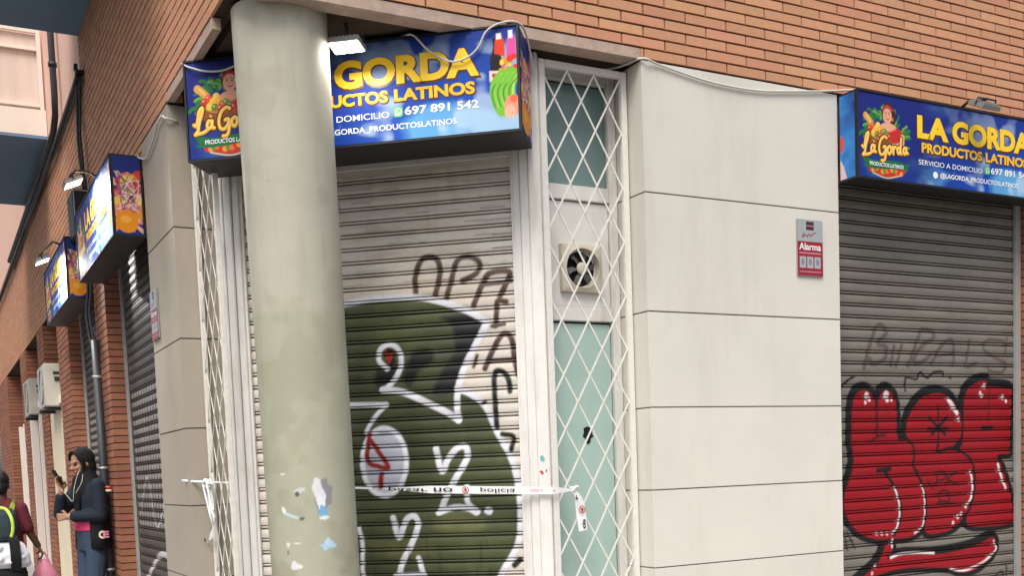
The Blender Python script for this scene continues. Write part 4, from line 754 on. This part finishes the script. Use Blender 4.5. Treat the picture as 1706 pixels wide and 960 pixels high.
# air conditioners
def ac(label, y, x0, z):
    r = MB(); r.box(FL, -y-.80, -y, x0, x0+.30, z, z+.50); o = tag(r.build('air_conditioner', M['ac'], bevel=.012), label, 'air conditioner', 'air conditioners on the narrow street')
    mb = MB(); n = 28
    mb.tube([FL.P(-y-.33+.2*math.cos(2*math.pi*i/n), x0-.006, z+.25+.2*math.sin(2*math.pi*i/n)) for i in range(n+1)], .008, 6); mb.build('fan_guard', M['grey'], o)
    mb = MB(); mb.box(FR, x0+.10, x0+.21, y-.006, y+.004, z+.375, z+.405); mb.box(FR, x0+.11, x0+.20, y-.012, y+.004, z+.30, z+.345); mb.build('service_cover', M['dark'], o)
    mb = MB(); mb.tube([tuple(p) for p in spline([(x0+.22, y-.03, z+.36), (x0+.24, y-.06, z+.28), (x0+.20, y-.05, z+.19), (x0+.27, y-.06, z+.12), (x0+.18, y-.05, z+.08), (x0+.24, y-.03, z+.02)], 6)], .026, 8); mb.build('pipe_wrap', M['cable_k'], o)
    mb = MB()
    for u in (-y-.70, -y-.10): mb.box(FL, u-.02, u+.02, x0-.01, .36, z-.04, z-.003); mb.box(FL, u-.02, u+.02, .10, .36, z-.16, z-.042)
    mb.build('wall_bracket', M['dark'], o)
ac('nearer air conditioner above the plain cream door', 8.52, -.15, 2.29)
ac('farther air conditioner, past the brick pillar from the cream door', 11.15, -.11, 2.36)
# ------------------------------------------------------------------ police tape
def ribbon(name, rows, m, parent=None):
    """rows: (centre, half-width vector)"""
    mb = MB(); v = []
    for c, h in rows: v += [tuple(Vector(c)+Vector(h)), tuple(Vector(c)-Vector(h))]
    mb.add(v, [(2*i, 2*i+1, 2*i+3, 2*i+2) for i in range(len(rows)-1)], 0, .5, True); o = mb.build(name, m, parent); return o
tp = empty('police_tape', (1.83, .12, 1.22)); tag(tp, 'white police tape stretched from grille to grille across the shutter', 'tape')
a0, a1 = Vector((.115, 1.55, 1.345)), Vector((1.828, .112, 1.222)); aC = Vector((1.664, .100, 1.226)); rows = []
KC = (aC-a0).length/((aC-a0).length+(a1-aC).length)
def tape_pt(k):
    if k < KC: return a0.lerp(aC, k/KC)+Vector((0, 0, -.014*math.sin(math.pi*k/KC)))
    return aC.lerp(a1, (k-KC)/(1-KC))
for i in range(81):
    k = i/80; c = tape_pt(k)
    hw = .004+.003*abs(math.sin(k*9)) if k < .46 else (.004+(.022-.004)*min(1, (k-.50)/.11))
    if k > .93: hw = .022*max(.22, 1-(k-.93)/.08)
    tw = .35*math.sin(k*7) if k < .5 else .12*math.sin(k*11)
    nrm = FC.n; rows.append((c, (Vector((0, 0, 1))*math.cos(tw)+nrm*math.sin(tw))*hw))
ribbon('ribbon', rows, M['tape'], tp)
d_ = (a1-a0).normalized(); Lt = (a1-a0).length
class TF:  # frame lying on the tape, read from the other side up (the print hangs upside down)
    def __init__(s, o, t, up, n): s.o = o; s.t = t; s.up = up; s.n = n
    def P(s, u, d, z): return s.o+s.t*u+s.up*z+s.n*d
def tape_text(body, k0, k1, hh, m, off=.010):
    p0, p1 = tape_pt(k1), tape_pt(k0); t_ = (p1-p0); L_ = t_.length; t_.normalize()
    tf = TF(p0-FC.n*.009, t_, Vector((0, 0, -1)), -FC.n); mb = MB(); add_text(mb, tf, body, 0, L_, -hh, hh, 0, 0, off); mb.build('print', m, tp)
tape_text('policia', .835, .745, .0160, M['txt_k']); tape_text('no', .672, .622, .0120, M['txt_k']); tape_text('pasar', .606, .50, .0115, M['txt_k']); tape_text('NO PASAR', .94, .875, .005, M['txt_r'], .01)
def no_entry(c, t_, up, n, r):
    mb = MB(); k = 20; f = TF(Vector(c), t_, up, n)
    mb.add([f.P(q*math.cos(2*math.pi*i/k), 0, q*math.sin(2*math.pi*i/k)) for q in (r*.76, r) for i in range(k)], [(i, (i+1) % k, k+(i+1) % k, k+i) for i in range(k)])
    mb.add([f.P(a*r, .0006, b*r) for a, b in ((-.62, .5), (-.5, .62), (.62, -.5), (.5, -.62))], [(0, 1, 2, 3)]); mb.build('print', M['txt_r'], tp)
    mb = MB(); mb.add([f.P(a*r, .0003, b*r) for a, b in ((-.2, -.6), (.2, -.6), (.12, 0), (.42, -.05), (.38, .15), (.1, .42), (-.1, .42), (-.4, .1), (-.3, -.1), (-.12, .05))], [tuple(range(10))]); mb.build('print', M['txt_k'], tp)
no_entry(tape_pt(.706)-FC.n*.010, -FC.t, Vector((0, 0, -1)), -FC.n, .020)
# the knotted tail at the right
rows = []
for i, (x, z, w_) in enumerate(((1.822, 1.225, .010), (1.832, 1.205, .016), (1.846, 1.17, .024), (1.857, 1.13, .029), (1.862, 1.08, .030), (1.865, 1.03, .031), (1.868, .985, .031))): rows.append(((x, .112-.004*math.sin(i*1.3), z), (w_, .004*math.cos(i), .10*w_)))
ribbon('tail', rows, M['tape'], tp)
mb = MB(); mb.tube([tuple(p) for p in spline([(1.80, .12, 1.235), (1.84, .10, 1.24), (1.835, .125, 1.205), (1.81, .105, 1.22), (1.828, .10, 1.245)], 5)], .006, 6); mb.build('knot', M['tape'], tp)
no_entry((1.862, .1035, 1.108), Vector((1, 0, 0)), Vector((0, 0, 1)), Vector((0, -1, 0)), .023)
tf = TF(Vector((1.874, .1035, .998)), Vector((0, 0, 1)), Vector((-1, 0, 0)), Vector((0, -1, 0))); mb = MB(); add_text(mb, tf, 'cia', 0, .055, -.010, .014, 0, 0, .03); mb.build('print', M['txt_k'], tp)
tf = TF(Vector((1.83, .1045, 1.168)), Vector((.3, 0, 1)).normalized(), Vector((-1, 0, .3)).normalized(), Vector((0, -1, 0))); mb = MB(); add_text(mb, tf, 'r', 0, .024, -.006, .010, 0, 0, .03); mb.build('print', M['txt_k'], tp)
# the bunched end at the left
tl = empty('tape_remnant', (.10, 1.55, 1.3)); tag(tl, 'bunched end of white tape hanging from the worn left grille', 'tape')
L1 = [(.115, 1.66, 1.345), (.10, 1.60, 1.32), (.105, 1.56, 1.24), (.10, 1.53, 1.16), (.105, 1.54, 1.10), (.10, 1.62, 1.02), (.095, 1.72, .96), (.09, 1.80, .90), (.09, 1.84, .82), (.09, 1.86, .74)]
sp = spline(L1, 5); rows = [((p[0], p[1], p[2]), (.0, .012+.010*math.sin(i*.8), .014*math.cos(i*.5))) for i, p in enumerate(sp)]
ribbon('ribbon', rows, M['tape'], tl)
mb = MB()
for s in range(5):
    rng = random.Random(s); mb.tube([tuple(p) for p in spline([(.10+rng.uniform(-.03, .02), 1.58+rng.uniform(-.09, .09), 1.36-rng.uniform(0, .06)) for _ in range(4)]+[(.10, 1.55+rng.uniform(-.05, .05), 1.14+rng.uniform(-.06, .06))], 5)], .007, 6)
mb.build('knot', M['tape'], tl)
mb = MB()
for i, (y, z) in enumerate(((1.70, .985), (1.745, .955), (1.79, .92), (1.825, .86), (1.845, .81), (1.855, .765))): mb.ell((.075, y, z), .004, .010, .012)
mb.build('print', M['txt_k'], tl)
mb = MB(); mb.tube([(-.02, 1.80, 1.36), (.02, 1.72, 1.352), (.10, 1.62, 1.345)], .008, 6); mb.build('knot', M['tape'], tl)
# ------------------------------------------------------------------ people
M['skin1'] = mat('skin', (0.36, 0.195, 0.125), 0.5, 0.06, 20); M['skin2'] = mat('dark_skin', (0.11, 0.055, 0.035), 0.5, 0.08, 20)
M['navy'] = mat('navy_jacket', (0.007, 0.012, 0.024), 0.85, 0.25, 14, 0.5, 50); M['blackcloth'] = mat('black_cloth', (0.004, 0.004, 0.005), 0.9, 0.25, 12, 0.4, 60)
M['denim'] = mat('blue_denim', (0.032, 0.052, 0.090), 0.85, 0.22, 16, 0.5, 90); M['pinkcloth'] = mat('pink_cloth', (0.62, 0.05, 0.15), 0.8, 0.1, 20)
M['maroon'] = mat('dark_red_cloth', (0.095, 0.010, 0.022), 0.85, 0.15, 14, 0.4, 50); M['lime'] = mat('lime_strap', (0.48, 0.62, 0.09), 0.6, 0.1, 30)
M['whitecloth'] = mat('white_cloth', (0.66, 0.67, 0.74), 0.8, 0.08, 12, 0.5, 30); M['teal'] = mat('dark_teal_cloth', (0.018, 0.036, 0.046), 0.8, 0.2, 20)
M['pinkbag'] = mat('pink_plastic', (0.58, 0.20, 0.28), 0.35, 0.1, 16, 0.6, 40, spec=0.5); M['orange'] = mat('orange_print', (0.75, 0.16, 0.05), 0.5)
M['screen'] = mat('phone_glass', (0.01, 0.01, 0.012), 0.15); M['hair'] = mat('black_hair', (0.008, 0.007, 0.007), 0.6, 0.3, 60, 0.6, 150)
M['eye'] = mat('eye_dark', (0.012, 0.008, 0.006), 0.25); M['lip'] = mat('lip', (0.34, 0.11, 0.09), 0.5)
def remesh(name, mb, m, voxel, parent=None, smooth=4):
    t = mb.build('tmp', m); r = t.modifiers.new('r', 'REMESH'); r.mode = 'VOXEL'; r.voxel_size = voxel; r.use_smooth_shade = True
    s = t.modifiers.new('s', 'SMOOTH'); s.factor = 0.5; s.iterations = smooth
    dg = bpy.context.evaluated_depsgraph_get(); me = bpy.data.meshes.new_from_object(t.evaluated_get(dg)); me.name = name
    old = t.data; bpy.data.objects.remove(t); bpy.data.meshes.remove(old)
    me.materials.clear(); me.materials.append(m)
    o = bpy.data.objects.new(name, me); COL.objects.link(o)
    if parent: put(o, parent)
    return o
class BF:
    """body frame: f forward, l to the body's left, z up"""
    def __init__(s, x, y, deg): a = R(deg); s.o = Vector((x, y, 0)); s.f = Vector((math.cos(a), math.sin(a), 0)); s.l = Vector((-math.sin(a), math.cos(a), 0))
    def P(s, f, l, z): return s.o+s.f*f+s.l*l+Vector((0, 0, z))
    def rot(s): return Matrix((s.f, s.l, Vector((0, 0, 1)))).transposed()
def limb(mb, pts, radii, n=10):
    """rounded tapering limb"""
    P_ = [Vector(p) for p in pts]; q = []; rr = []
    for i in range(len(P_)-1):
        for j in range(6):
            t = j/6; q.append(P_[i].lerp(P_[i+1], t)); rr.append(radii[i]*(1-t)+radii[i+1]*t)
    q.append(P_[-1]); rr.append(radii[-1]); mb.tube(q, rr, n)
    for p, r in zip(P_, radii): mb.ell(p, r, r, r, nu=10, nv=7)
def torso(mb, b, rows, n=18):
    """rows: (z, forward offset, half depth, half width)"""
    v = []
    for z, fo, dp, wd in rows:
        for k in range(n):
            a = 2*math.pi*k/n; v.append(b.P(fo+dp*math.cos(a), wd*math.copysign(abs(math.sin(a))**.85, math.sin(a)), z))
    fs_ = [(i*n+k, i*n+(k+1) % n, (i+1)*n+(k+1) % n, (i+1)*n+k) for i in range(len(rows)-1) for k in range(n)]
    fs_ += [tuple(range(n-1, -1, -1)), tuple(range((len(rows)-1)*n, len(rows)*n))]
    mb.add(v, fs_, 0, .5, True)
def hand(mb, w, d, side, palm, curl=0.5, s=1.0):
    """w wrist, d pointing direction, side towards the thumb, palm normal"""
    w, d, side, palm = Vector(w), Vector(d).normalized(), Vector(side).normalized(), Vector(palm).normalized()
    c = w+d*.05*s
    for t in (-1, -.33, .33, 1): limb(mb, [w+d*.012*s+side*.010*t*s, w+d*.085*s+side*.028*t*s], [.014*s, .0115*s], 8)
    for t, L in ((1, .070), (.33, .078), (-.33, .073), (-1, .057)):
        p = w+d*.085*s+side*.028*t*s; pts = [p]; dd = d.copy()
        for seg in (.42, .32, .26):
            dd = (dd+palm*curl*.75).normalized(); p = p+dd*L*seg*s; pts.append(p)
        limb(mb, pts, [.0098*s, .0090*s, .0082*s, .0068*s], 8)
    p = w+d*.02*s+side*.022*s; limb(mb, [p, p+(side*.8+d*.6).normalized()*.042*s, p+(side*.75+d*.7).normalized()*.042*s+(d+palm*curl).normalized()*.03*s, p+(side*.75+d*.7).normalized()*.042*s+(d+palm*curl*1.5).normalized()*.054*s], [.014*s, .0115*s, .0098*s, .0075*s], 8)
def head(mb, b, f, l, z, pitch=0.0, yaw=0.0, s=1.0):
    """head with brow, nose, cheeks, chin, ears; returns its own rotation"""
    rot = b.rot() @ Matrix.Rotation(yaw, 3, 'Z') @ Matrix.Rotation(pitch, 3, 'Y'); c = b.P(f, l, z)
    E_ = lambda o, rx, ry, rz: mb.ell(c+rot @ (Vector(o)*s), rx*s, ry*s, rz*s, rot=rot)
    E_((-.012, 0, .028), .095, .075, .088); E_((.022, 0, -.035), .068, .060, .076); E_((.058, 0, -.082), .030, .032, .026); E_((.080, 0, .018), .016, .045, .014)
    for sd in (-1, 1): E_((.062, .034*sd, -.028), .028, .024, .026); E_((-.005, .076*sd, -.012), .016, .008, .030)
    mb.tube([c+rot @ (Vector(p)*s) for p in ((.088, 0, .010), (.098, 0, -.012), (.110, 0, -.030), (.094, 0, -.040))], [.007*s, .010*s, .013*s, .011*s], 8)
    for sd in (-1, 1): E_((.097, .010*sd, -.033), .009, .008, .008)
    E_((.086, 0, -.060), .010, .022, .006); E_((.084, 0, -.070), .010, .019, .006)
    return c, rot
def face_parts(c, rot, body, s=1.0, brows='hair'):
    for sd in (-1, 1):
        mb = MB(); mb.ell(c+rot @ Vector((.079, .031*sd, .000)), .010*s, .014*s, .006*s, rot=rot); mb.build('eye', M['eye'], body)
        mb = MB(); mb.tube([c+rot @ Vector(p) for p in ((.088, .014*sd, .018), (.088, .032*sd, .024), (.074, .050*sd, .018))], .0035, 6); mb.build('eyebrow', M['hair'], body)
    mb = MB(); mb.tube([c+rot @ Vector(p) for p in ((.084, -.024, -.065), (.094, -.008, -.062), (.0955, 0, -.064), (.094, .008, -.062), (.084, .024, -.065))], [.003, .0055, .005, .0055, .003], 6); mb.build('lips', M['lip'], body)
# the woman reading her phone
b = BF(-.18, 5.02, 197)
mb = MB()
hc, hr = head(mb, b, .045, .0, 1.555, R(14), R(8), 1.0)
limb(mb, [b.P(-.01, 0, 1.36), b.P(.025, 0, 1.50)], [.058, .050]); torso(mb, b, [(.84, -.01, .10, .15), (.92, -.01, .115, .168), (1.02, 0, .10, .148), (1.12, 0, .095, .138), (1.26, .005, .108, .158), (1.36, -.005, .085, .165), (1.41, -.01, .06, .10)])
for sd in (-1, 1):
    limb(mb, [b.P(-.005, .088*sd, .86), b.P(.02, .085*sd, .48), b.P(-.01, .085*sd, .09)], [.084, .055, .040]); limb(mb, [b.P(-.04, .085*sd, .045), b.P(.14, .095*sd, .030)], [.042, .032])
RA = [b.P(0, -.165, 1.35), b.P(.20, -.15, 1.115), b.P(.215, -.055, 1.315)]      # raised arm with the phone
LA = [b.P(-.01, .165, 1.35), b.P(.00, .21, 1.09), b.P(.205, .03, 1.085)]       # arm folded across
limb(mb, RA, [.046, .037, .026]); limb(mb, LA, [.046, .038, .028])
hand(mb, RA[2], b.f*.15+Vector((0, 0, 1)), b.l*-.2+b.f*-.9, b.f*.3+b.l*.8, .75, .95); hand(mb, LA[2], b.f*.6-b.l*.8, Vector((0, 0, 1)), b.l*-.2-b.f*.8, .6, .95)
woman = remesh('person', mb, M['skin1'], .0055, None, 3); tag(woman, 'woman in black headscarf and navy jacket looking down at a phone', 'person', 'people in the narrow street')
face_parts(hc, hr, woman)
mb = MB(); c = hc   # headscarf: wraps the skull, frames the face, drapes on chest and back
def HE(o, rx, ry, rz): mb.ell(c+hr @ Vector(o), rx, ry, rz, rot=hr)
HE((-.032, 0, .030), .098, .094, .106); HE((-.035, 0, -.04), .088, .090, .10)
n = 26; ring = []
for i in range(n+1):
    a = 2*math.pi*i/n; ring.append(c+hr @ Vector((.040-.018*math.cos(a)*0+(.018 if math.cos(a) > .3 else 0), .074*math.sin(a), .015+.096*math.cos(a) if math.cos(a) > 0 else .015+.125*math.cos(a))))
mb.tube(ring, .014, 8, closed_ends=False)
torso(mb, b, [(1.22, .055, .085, .10), (1.30, .035, .105, .145), (1.37, .012, .10, .140), (1.42, .005, .090, .105), (1.47, .012, .082, .082), (1.52, .0, .075, .075)])
limb(mb, [b.P(.10, .02, 1.40), b.P(.125, .045, 1.25), b.P(.125, .06, 1.14)], [.045, .052, .020])
remesh('headscarf', mb, M['blackcloth'], .008, woman, 3)
mb = MB()  # jacket, open at the front, longer at the back
torso(mb, b, [(1.075, -.015, .128, .178), (1.16, -.01, .122, .175), (1.26, -.005, .128, .186), (1.345, -.012, .110, .192), (1.40, -.015, .085, .13)])
limb(mb, [RA[0], RA[1], RA[1].lerp(RA[2], .72)], [.066, .058, .047]); limb(mb, [LA[0], LA[1], LA[1].lerp(LA[2], .80)], [.066, .060, .048])
for k in range(5): # sleeve folds
    p = LA[1].lerp(LA[2], .12+.16*k); mb.ell(p, .056, .052, .054)
    p = LA[0].lerp(LA[1], .3+.14*k); mb.ell(p, .060+.004*(k % 2), .060, .045)
jk = remesh('jacket', mb, M['navy'], .009, woman, 3)
mb = MB(); v = []; n = 22; zs2 = [1.085, 1.0, .90, .795]   # skirt of the jacket: a thick open shell
for z in zs2:
    for k in range(n+1):
        a = R(52)+(2*math.pi-R(104))*k/n; kk = 1+.06*(1.085-z)/.29; v.append(b.P(-.015+.142*kk*math.cos(a), .188*kk*math.sin(a)*(1+.03*math.sin(5*a)), z+(.02*math.sin(a*3) if z < .8 else 0)))
N1 = len(v)
for q in list(v): ctr = b.P(-.015, 0, q.z); v.append(ctr+(q-ctr)*.93)
f = [(r*(n+1)+k, r*(n+1)+k+1, (r+1)*(n+1)+k+1, (r+1)*(n+1)+k) for r in range(3) for k in range(n)]
f += [tuple(N1+i for i in reversed(q)) for q in f]
f += [(3*(n+1)+k, 3*(n+1)+k+1, N1+3*(n+1)+k+1, N1+3*(n+1)+k) for k in range(n)]+[(r*(n+1)+e, (r+1)*(n+1)+e, N1+(r+1)*(n+1)+e, N1+r*(n+1)+e) for r in range(3) for e in (0, n)]
mb.add(v, f, 0, .5, True); mb.build('jacket_skirt', M['blackcloth'], woman)
mb = MB(); torso(mb, b, [(.955, .0, .122, .170), (1.0, .005, .120, .166), (1.06, .01, .118, .162), (1.10, .01, .11, .15)]); remesh('top', mb, M['pinkcloth'], .01, woman, 2)
mb = MB(); torso(mb, b, [(.78, -.01, .108, .166), (.86, -.01, .118, .174), (.95, -.005, .117, .166), (.985, 0, .112, .160)])
for sd in (-1, 1): limb(mb, [b.P(-.005, .090*sd, .84), b.P(.03, .088*sd, .48), b.P(-.005, .088*sd, .10)], [.096, .076, .066])
remesh('jeans', mb, M['denim'], .010, woman, 3)
for sd in (-1, 1):
    mb = MB(); limb(mb, [b.P(-.045, .086*sd, .045), b.P(.08, .09*sd, .042), b.P(.165, .096*sd, .034)], [.050, .047, .036]); remesh('shoe', mb, M['whitecloth'], .01, woman, 2)
# letters on the jacket, as in the photo
class JF:
    def __init__(s, o, t): s.o = o; s.t = t; s.n = Vector((0, 0, 1)).cross(t)
    def P(s, u, d, z): return s.o+s.t*u+s.n*d+Vector((0, 0, z))
tt = Vector((1, -.10, 0)).normalized(); jf = JF(b.P(-.015, .222, 0)+Vector((-.075, 0, 0)), tt)
mb = MB(); add_text(mb, jf, 'C', .03, .085, .885, .955, 0, 0, .05); mb.build('letter_patch', M['cream'], woman)
mb = MB(); add_text(mb, jf, 'E', .065, .115, .892, .95, -.004, 0, .05); mb.build('letter_patch', M['pinkbag'], woman)
mb = MB(); q = b.P(-.09, .19, 1.33)
for j, (dz, m) in enumerate(((0, 'txt_r'), (-.03, 'cream'))):
    mb = MB(); mb.ell(q+Vector((0, -.012, dz)), .035, .022, .013); mb.build('shoulder_patch', M[m], woman)
mb = MB(); mb.tube([b.P(.03, .155, 1.12), b.P(.045, .158, 1.165)], .007, 6); mb.build('zip', M['cream'], woman)
ph = MB(); pc_ = RA[2]+Vector((0, 0, .115))+b.f*.035+b.l*.02
rt = Matrix.Rotation(R(28), 3, b.l) @ b.rot()
for i in (0,):
    q = []
    for a in (-.0055, .0055):
        for l_ in (-.037, .037):
            for z in (-.076, .076): q.append(pc_+rt @ Vector((a, l_, z)))
    ph.add(q, [(0, 1, 3, 2), (4, 6, 7, 5), (0, 4, 5, 1), (2, 3, 7, 6), (0, 2, 6, 4), (1, 5, 7, 3)])
pho = tag(ph.build('phone', M['screen'], bevel=.004), 'dark phone held up in the hand of the woman in the headscarf', 'phone')
mb = MB(); mb.tube([tuple(p) for p in spline([b.P(.10, .085, 1.50), b.P(.14, .095, 1.42), b.P(.165, .085, 1.32), b.P(.175, .07, 1.22), b.P(.20, .02, 1.27), tuple(pc_-Vector((0, 0, .078)))], 8)], .0026, 6)
mb.tube([tuple(p) for p in spline([b.P(.085, .10, 1.45), b.P(.11, .12, 1.38), b.P(.155, .095, 1.29)], 8)], .0026, 6); tag(mb.build('earphone_cord', M['cable_w']), 'white earphone cord hanging from the black headscarf to the phone', 'earphones')
# the person walking away with the bags
b = BF(-.87, 5.35, 84)
mb = MB(); hc, hr = head(mb, b, .02, .0, 1.385, R(6), R(-6), 1.0)
limb(mb, [b.P(-.01, 0, 1.19), b.P(.01, 0, 1.32)], [.060, .054]); torso(mb, b, [(.74, 0, .105, .150), (.84, 0, .11, .158), (.96, 0, .10, .15), (1.10, 0, .11, .155), (1.18, 0, .09, .158), (1.23, 0, .06, .10)])
for sd in (-1, 1):
    limb(mb, [b.P(0, .085*sd, .76), b.P(.06*sd, .09*sd, .42), b.P(.02*sd-.03, .09*sd, .09)], [.080, .054, .040]); limb(mb, [b.P(.02*sd-.06, .09*sd, .045), b.P(.02*sd+.11, .1*sd, .03)], [.042, .032])
RB = [b.P(-.01, -.155, 1.175), b.P(-.03, -.205, .985), b.P(.03, -.275, .835)]; LB = [b.P(0, .155, 1.175), b.P(-.02, .24, .97), b.P(.10, .22, .85)]
limb(mb, RB, [.047, .038, .028]); limb(mb, LB, [.047, .038, .028])
hand(mb, RB[2], Vector((0, 0, -1))+b.l*-.45+b.f*.1, b.f, b.l, 1.0, 1.0); hand(mb, LB[2], b.f*.6+Vector((0, 0, -.8)), b.l*-1, b.f*-.5, .6, .95)
man = remesh('person', mb, M['skin2'], .006, None, 3); tag(man, 'person in a dark red top walking away with a backpack and bags', 'person', 'people in the narrow street')
face_parts(hc, hr, man)
mb = MB()
for o, r in (((-.022, 0, .038), (.104, .086, .092)), ((-.050, 0, -.02), (.068, .078, .075)), ((-.03, 0, .07), (.082, .074, .065))): mb.ell(hc+hr @ Vector(o), *r, rot=hr)
remesh('hair', mb, M['hair'], .008, man, 2)
mb = MB(); torso(mb, b, [(.80, 0, .122, .170), (.90, 0, .116, .164), (1.0, 0, .114, .168), (1.10, 0, .122, .168), (1.18, 0, .100, .168), (1.235, 0, .072, .11), (1.27, .005, .062, .066)])
limb(mb, [RB[0], RB[1].lerp(RB[0], .05)], [.062, .054]); limb(mb, [LB[0], LB[1].lerp(LB[0], .05)], [.062, .054]); remesh('top', mb, M['maroon'], .009, man, 3)
mb = MB(); torso(mb, b, [(.68, 0, .112, .162), (.76, 0, .118, .170), (.84, 0, .116, .166), (.87, 0, .11, .16)])
for sd in (-1, 1): limb(mb, [b.P(0, .088*sd, .74), b.P(.06*sd, .09*sd, .42), b.P(.02*sd-.03, .09*sd, .10)], [.092, .070, .060])
remesh('trousers', mb, M['blackcloth'], .01, man, 3)
for sd in (-1, 1):
    mb = MB(); limb(mb, [b.P(.02*sd-.065, .09*sd, .045), b.P(.02*sd+.06, .095*sd, .04), b.P(.02*sd+.135, .1*sd, .033)], [.050, .046, .036]); remesh('shoe', mb, M['dark'], .01, man, 2)
# backpack with lime straps
mb = MB(); torso(mb, b, [(.90, -.185, .060, .115), (.93, -.19, .075, .130), (1.03, -.19, .078, .135), (1.13, -.185, .068, .125), (1.18, -.17, .045, .095)]); bp = remesh('backpack', mb, M['teal'], .009, None, 3); tag(bp, 'dark backpack with lime green straps on the person in dark red', 'backpack')
for sd in (-1, 1):
    pts = spline([b.P(-.13, .075*sd, 1.16), b.P(-.10, .092*sd, 1.215), b.P(.0, .10*sd, 1.245), b.P(.10, .10*sd, 1.20), b.P(.135, .11*sd, 1.08), b.P(.10, .155*sd, .96), b.P(-.10, .16*sd, .92)], 8)
    rows = []
    for i, p in enumerate(pts):
        t_ = Vector(pts[min(i+1, len(pts)-1)])-Vector(pts[max(i-1, 0)]); ctr = b.P(0, 0, p[2]); out = (Vector(p)-ctr).normalized(); w_ = t_.cross(out).normalized()*.024; rows.append((Vector(p)+out*.018, w_))
    ribbon('strap', rows, M['lime'], bp)
mb = MB(); mb.tube([tuple(p) for p in spline([b.P(-.262, -.075, .92), b.P(-.276, -.095, 1.0), b.P(-.270, -.09, 1.09), b.P(-.235, -.05, 1.17), b.P(-.20, .02, 1.19)], 8)], .015, 8); mb.build('piping', M['lime'], bp)
# white cloth bag hung from a black strap, over the back of the hips
mb = MB(); torso(mb, b, [(.66, -.20, .06, .20), (.70, -.215, .085, .225), (.78, -.215, .088, .215), (.86, -.20, .065, .18), (.89, -.185, .03, .15)])
for k in range(14): rng = random.Random(k); mb.ell(b.P(-.265+rng.uniform(-.02, .01), rng.uniform(-.19, .19), rng.uniform(.69, .85)), .03, rng.uniform(.02, .07), rng.uniform(.015, .05))
wb = remesh('cloth_bag', mb, M['whitecloth'], .009, None, 3); tag(wb, 'white cloth bag slung low behind the person in dark red', 'bag')
rows = []
for p in spline([b.P(-.285, -.10, .64), b.P(-.318, -.105, .76), b.P(-.30, -.10, .88), b.P(-.28, -.085, .93), b.P(-.24, -.07, .955)], 6): rows.append((Vector(p), b.l*.042))
ribbon('strap', rows, M['blackcloth'], wb)
mb = MB(); torso(mb, b, [(.50, -.20, .05, .17), (.54, -.215, .075, .19), (.62, -.21, .075, .19), (.675, -.19, .05, .17)]); tag(remesh('waist_bag', mb, M['blackcloth'], .010, None, 3), 'black bag below the white cloth bag of the walking person', 'bag')
# pink carrier bag in the hand
hb = RB[2]+Vector((0, 0, -.105))+b.l*-.045
mb = MB(); n = 20; v = []; prof = [(.0, .012, .012), (-.05, .03, .05), (-.12, .055, .095), (-.22, .075, .12), (-.32, .075, .115), (-.375, .05, .09)]
for z, dx, wd in prof:
    for k in range(n): a = 2*math.pi*k/n; rr = 1+.10*math.sin(7*a+z*25)*min(1, -z*5); v.append(hb+b.f*(dx*rr*math.cos(a))+b.l*(wd*rr*math.sin(a))+Vector((0, 0, z-.02)))
mb.add(v, [(i*n+k, i*n+(k+1) % n, (i+1)*n+(k+1) % n, (i+1)*n+k) for i in range(len(prof)-1) for k in range(n)]+[tuple(range((len(prof)-1)*n, len(prof)*n))], 0, .5, True)
pb = mb.build('carrier_bag', M['pinkbag']); tag(pb, 'pink plastic carrier bag in the hand of the walking person', 'bag')
for sd in (-1, 1):
    mb = MB(); mb.tube([tuple(p) for p in spline([hb+b.l*.05*sd+Vector((0, 0, -.09)), hb+b.l*.028*sd+Vector((0, 0, -.02)), hb+b.l*.008*sd+Vector((0, 0, .03)), hb+Vector((0, 0, .045))], 6)], .008, 6); mb.build('handle', M['pinkbag'], pb)
mb = MB(); q = hb-b.f*.066+Vector((0, 0, -.22)); mb.ell(q, .012, .05, .035, rot=b.rot()); mb.build('printed_label', M['orange'], pb)
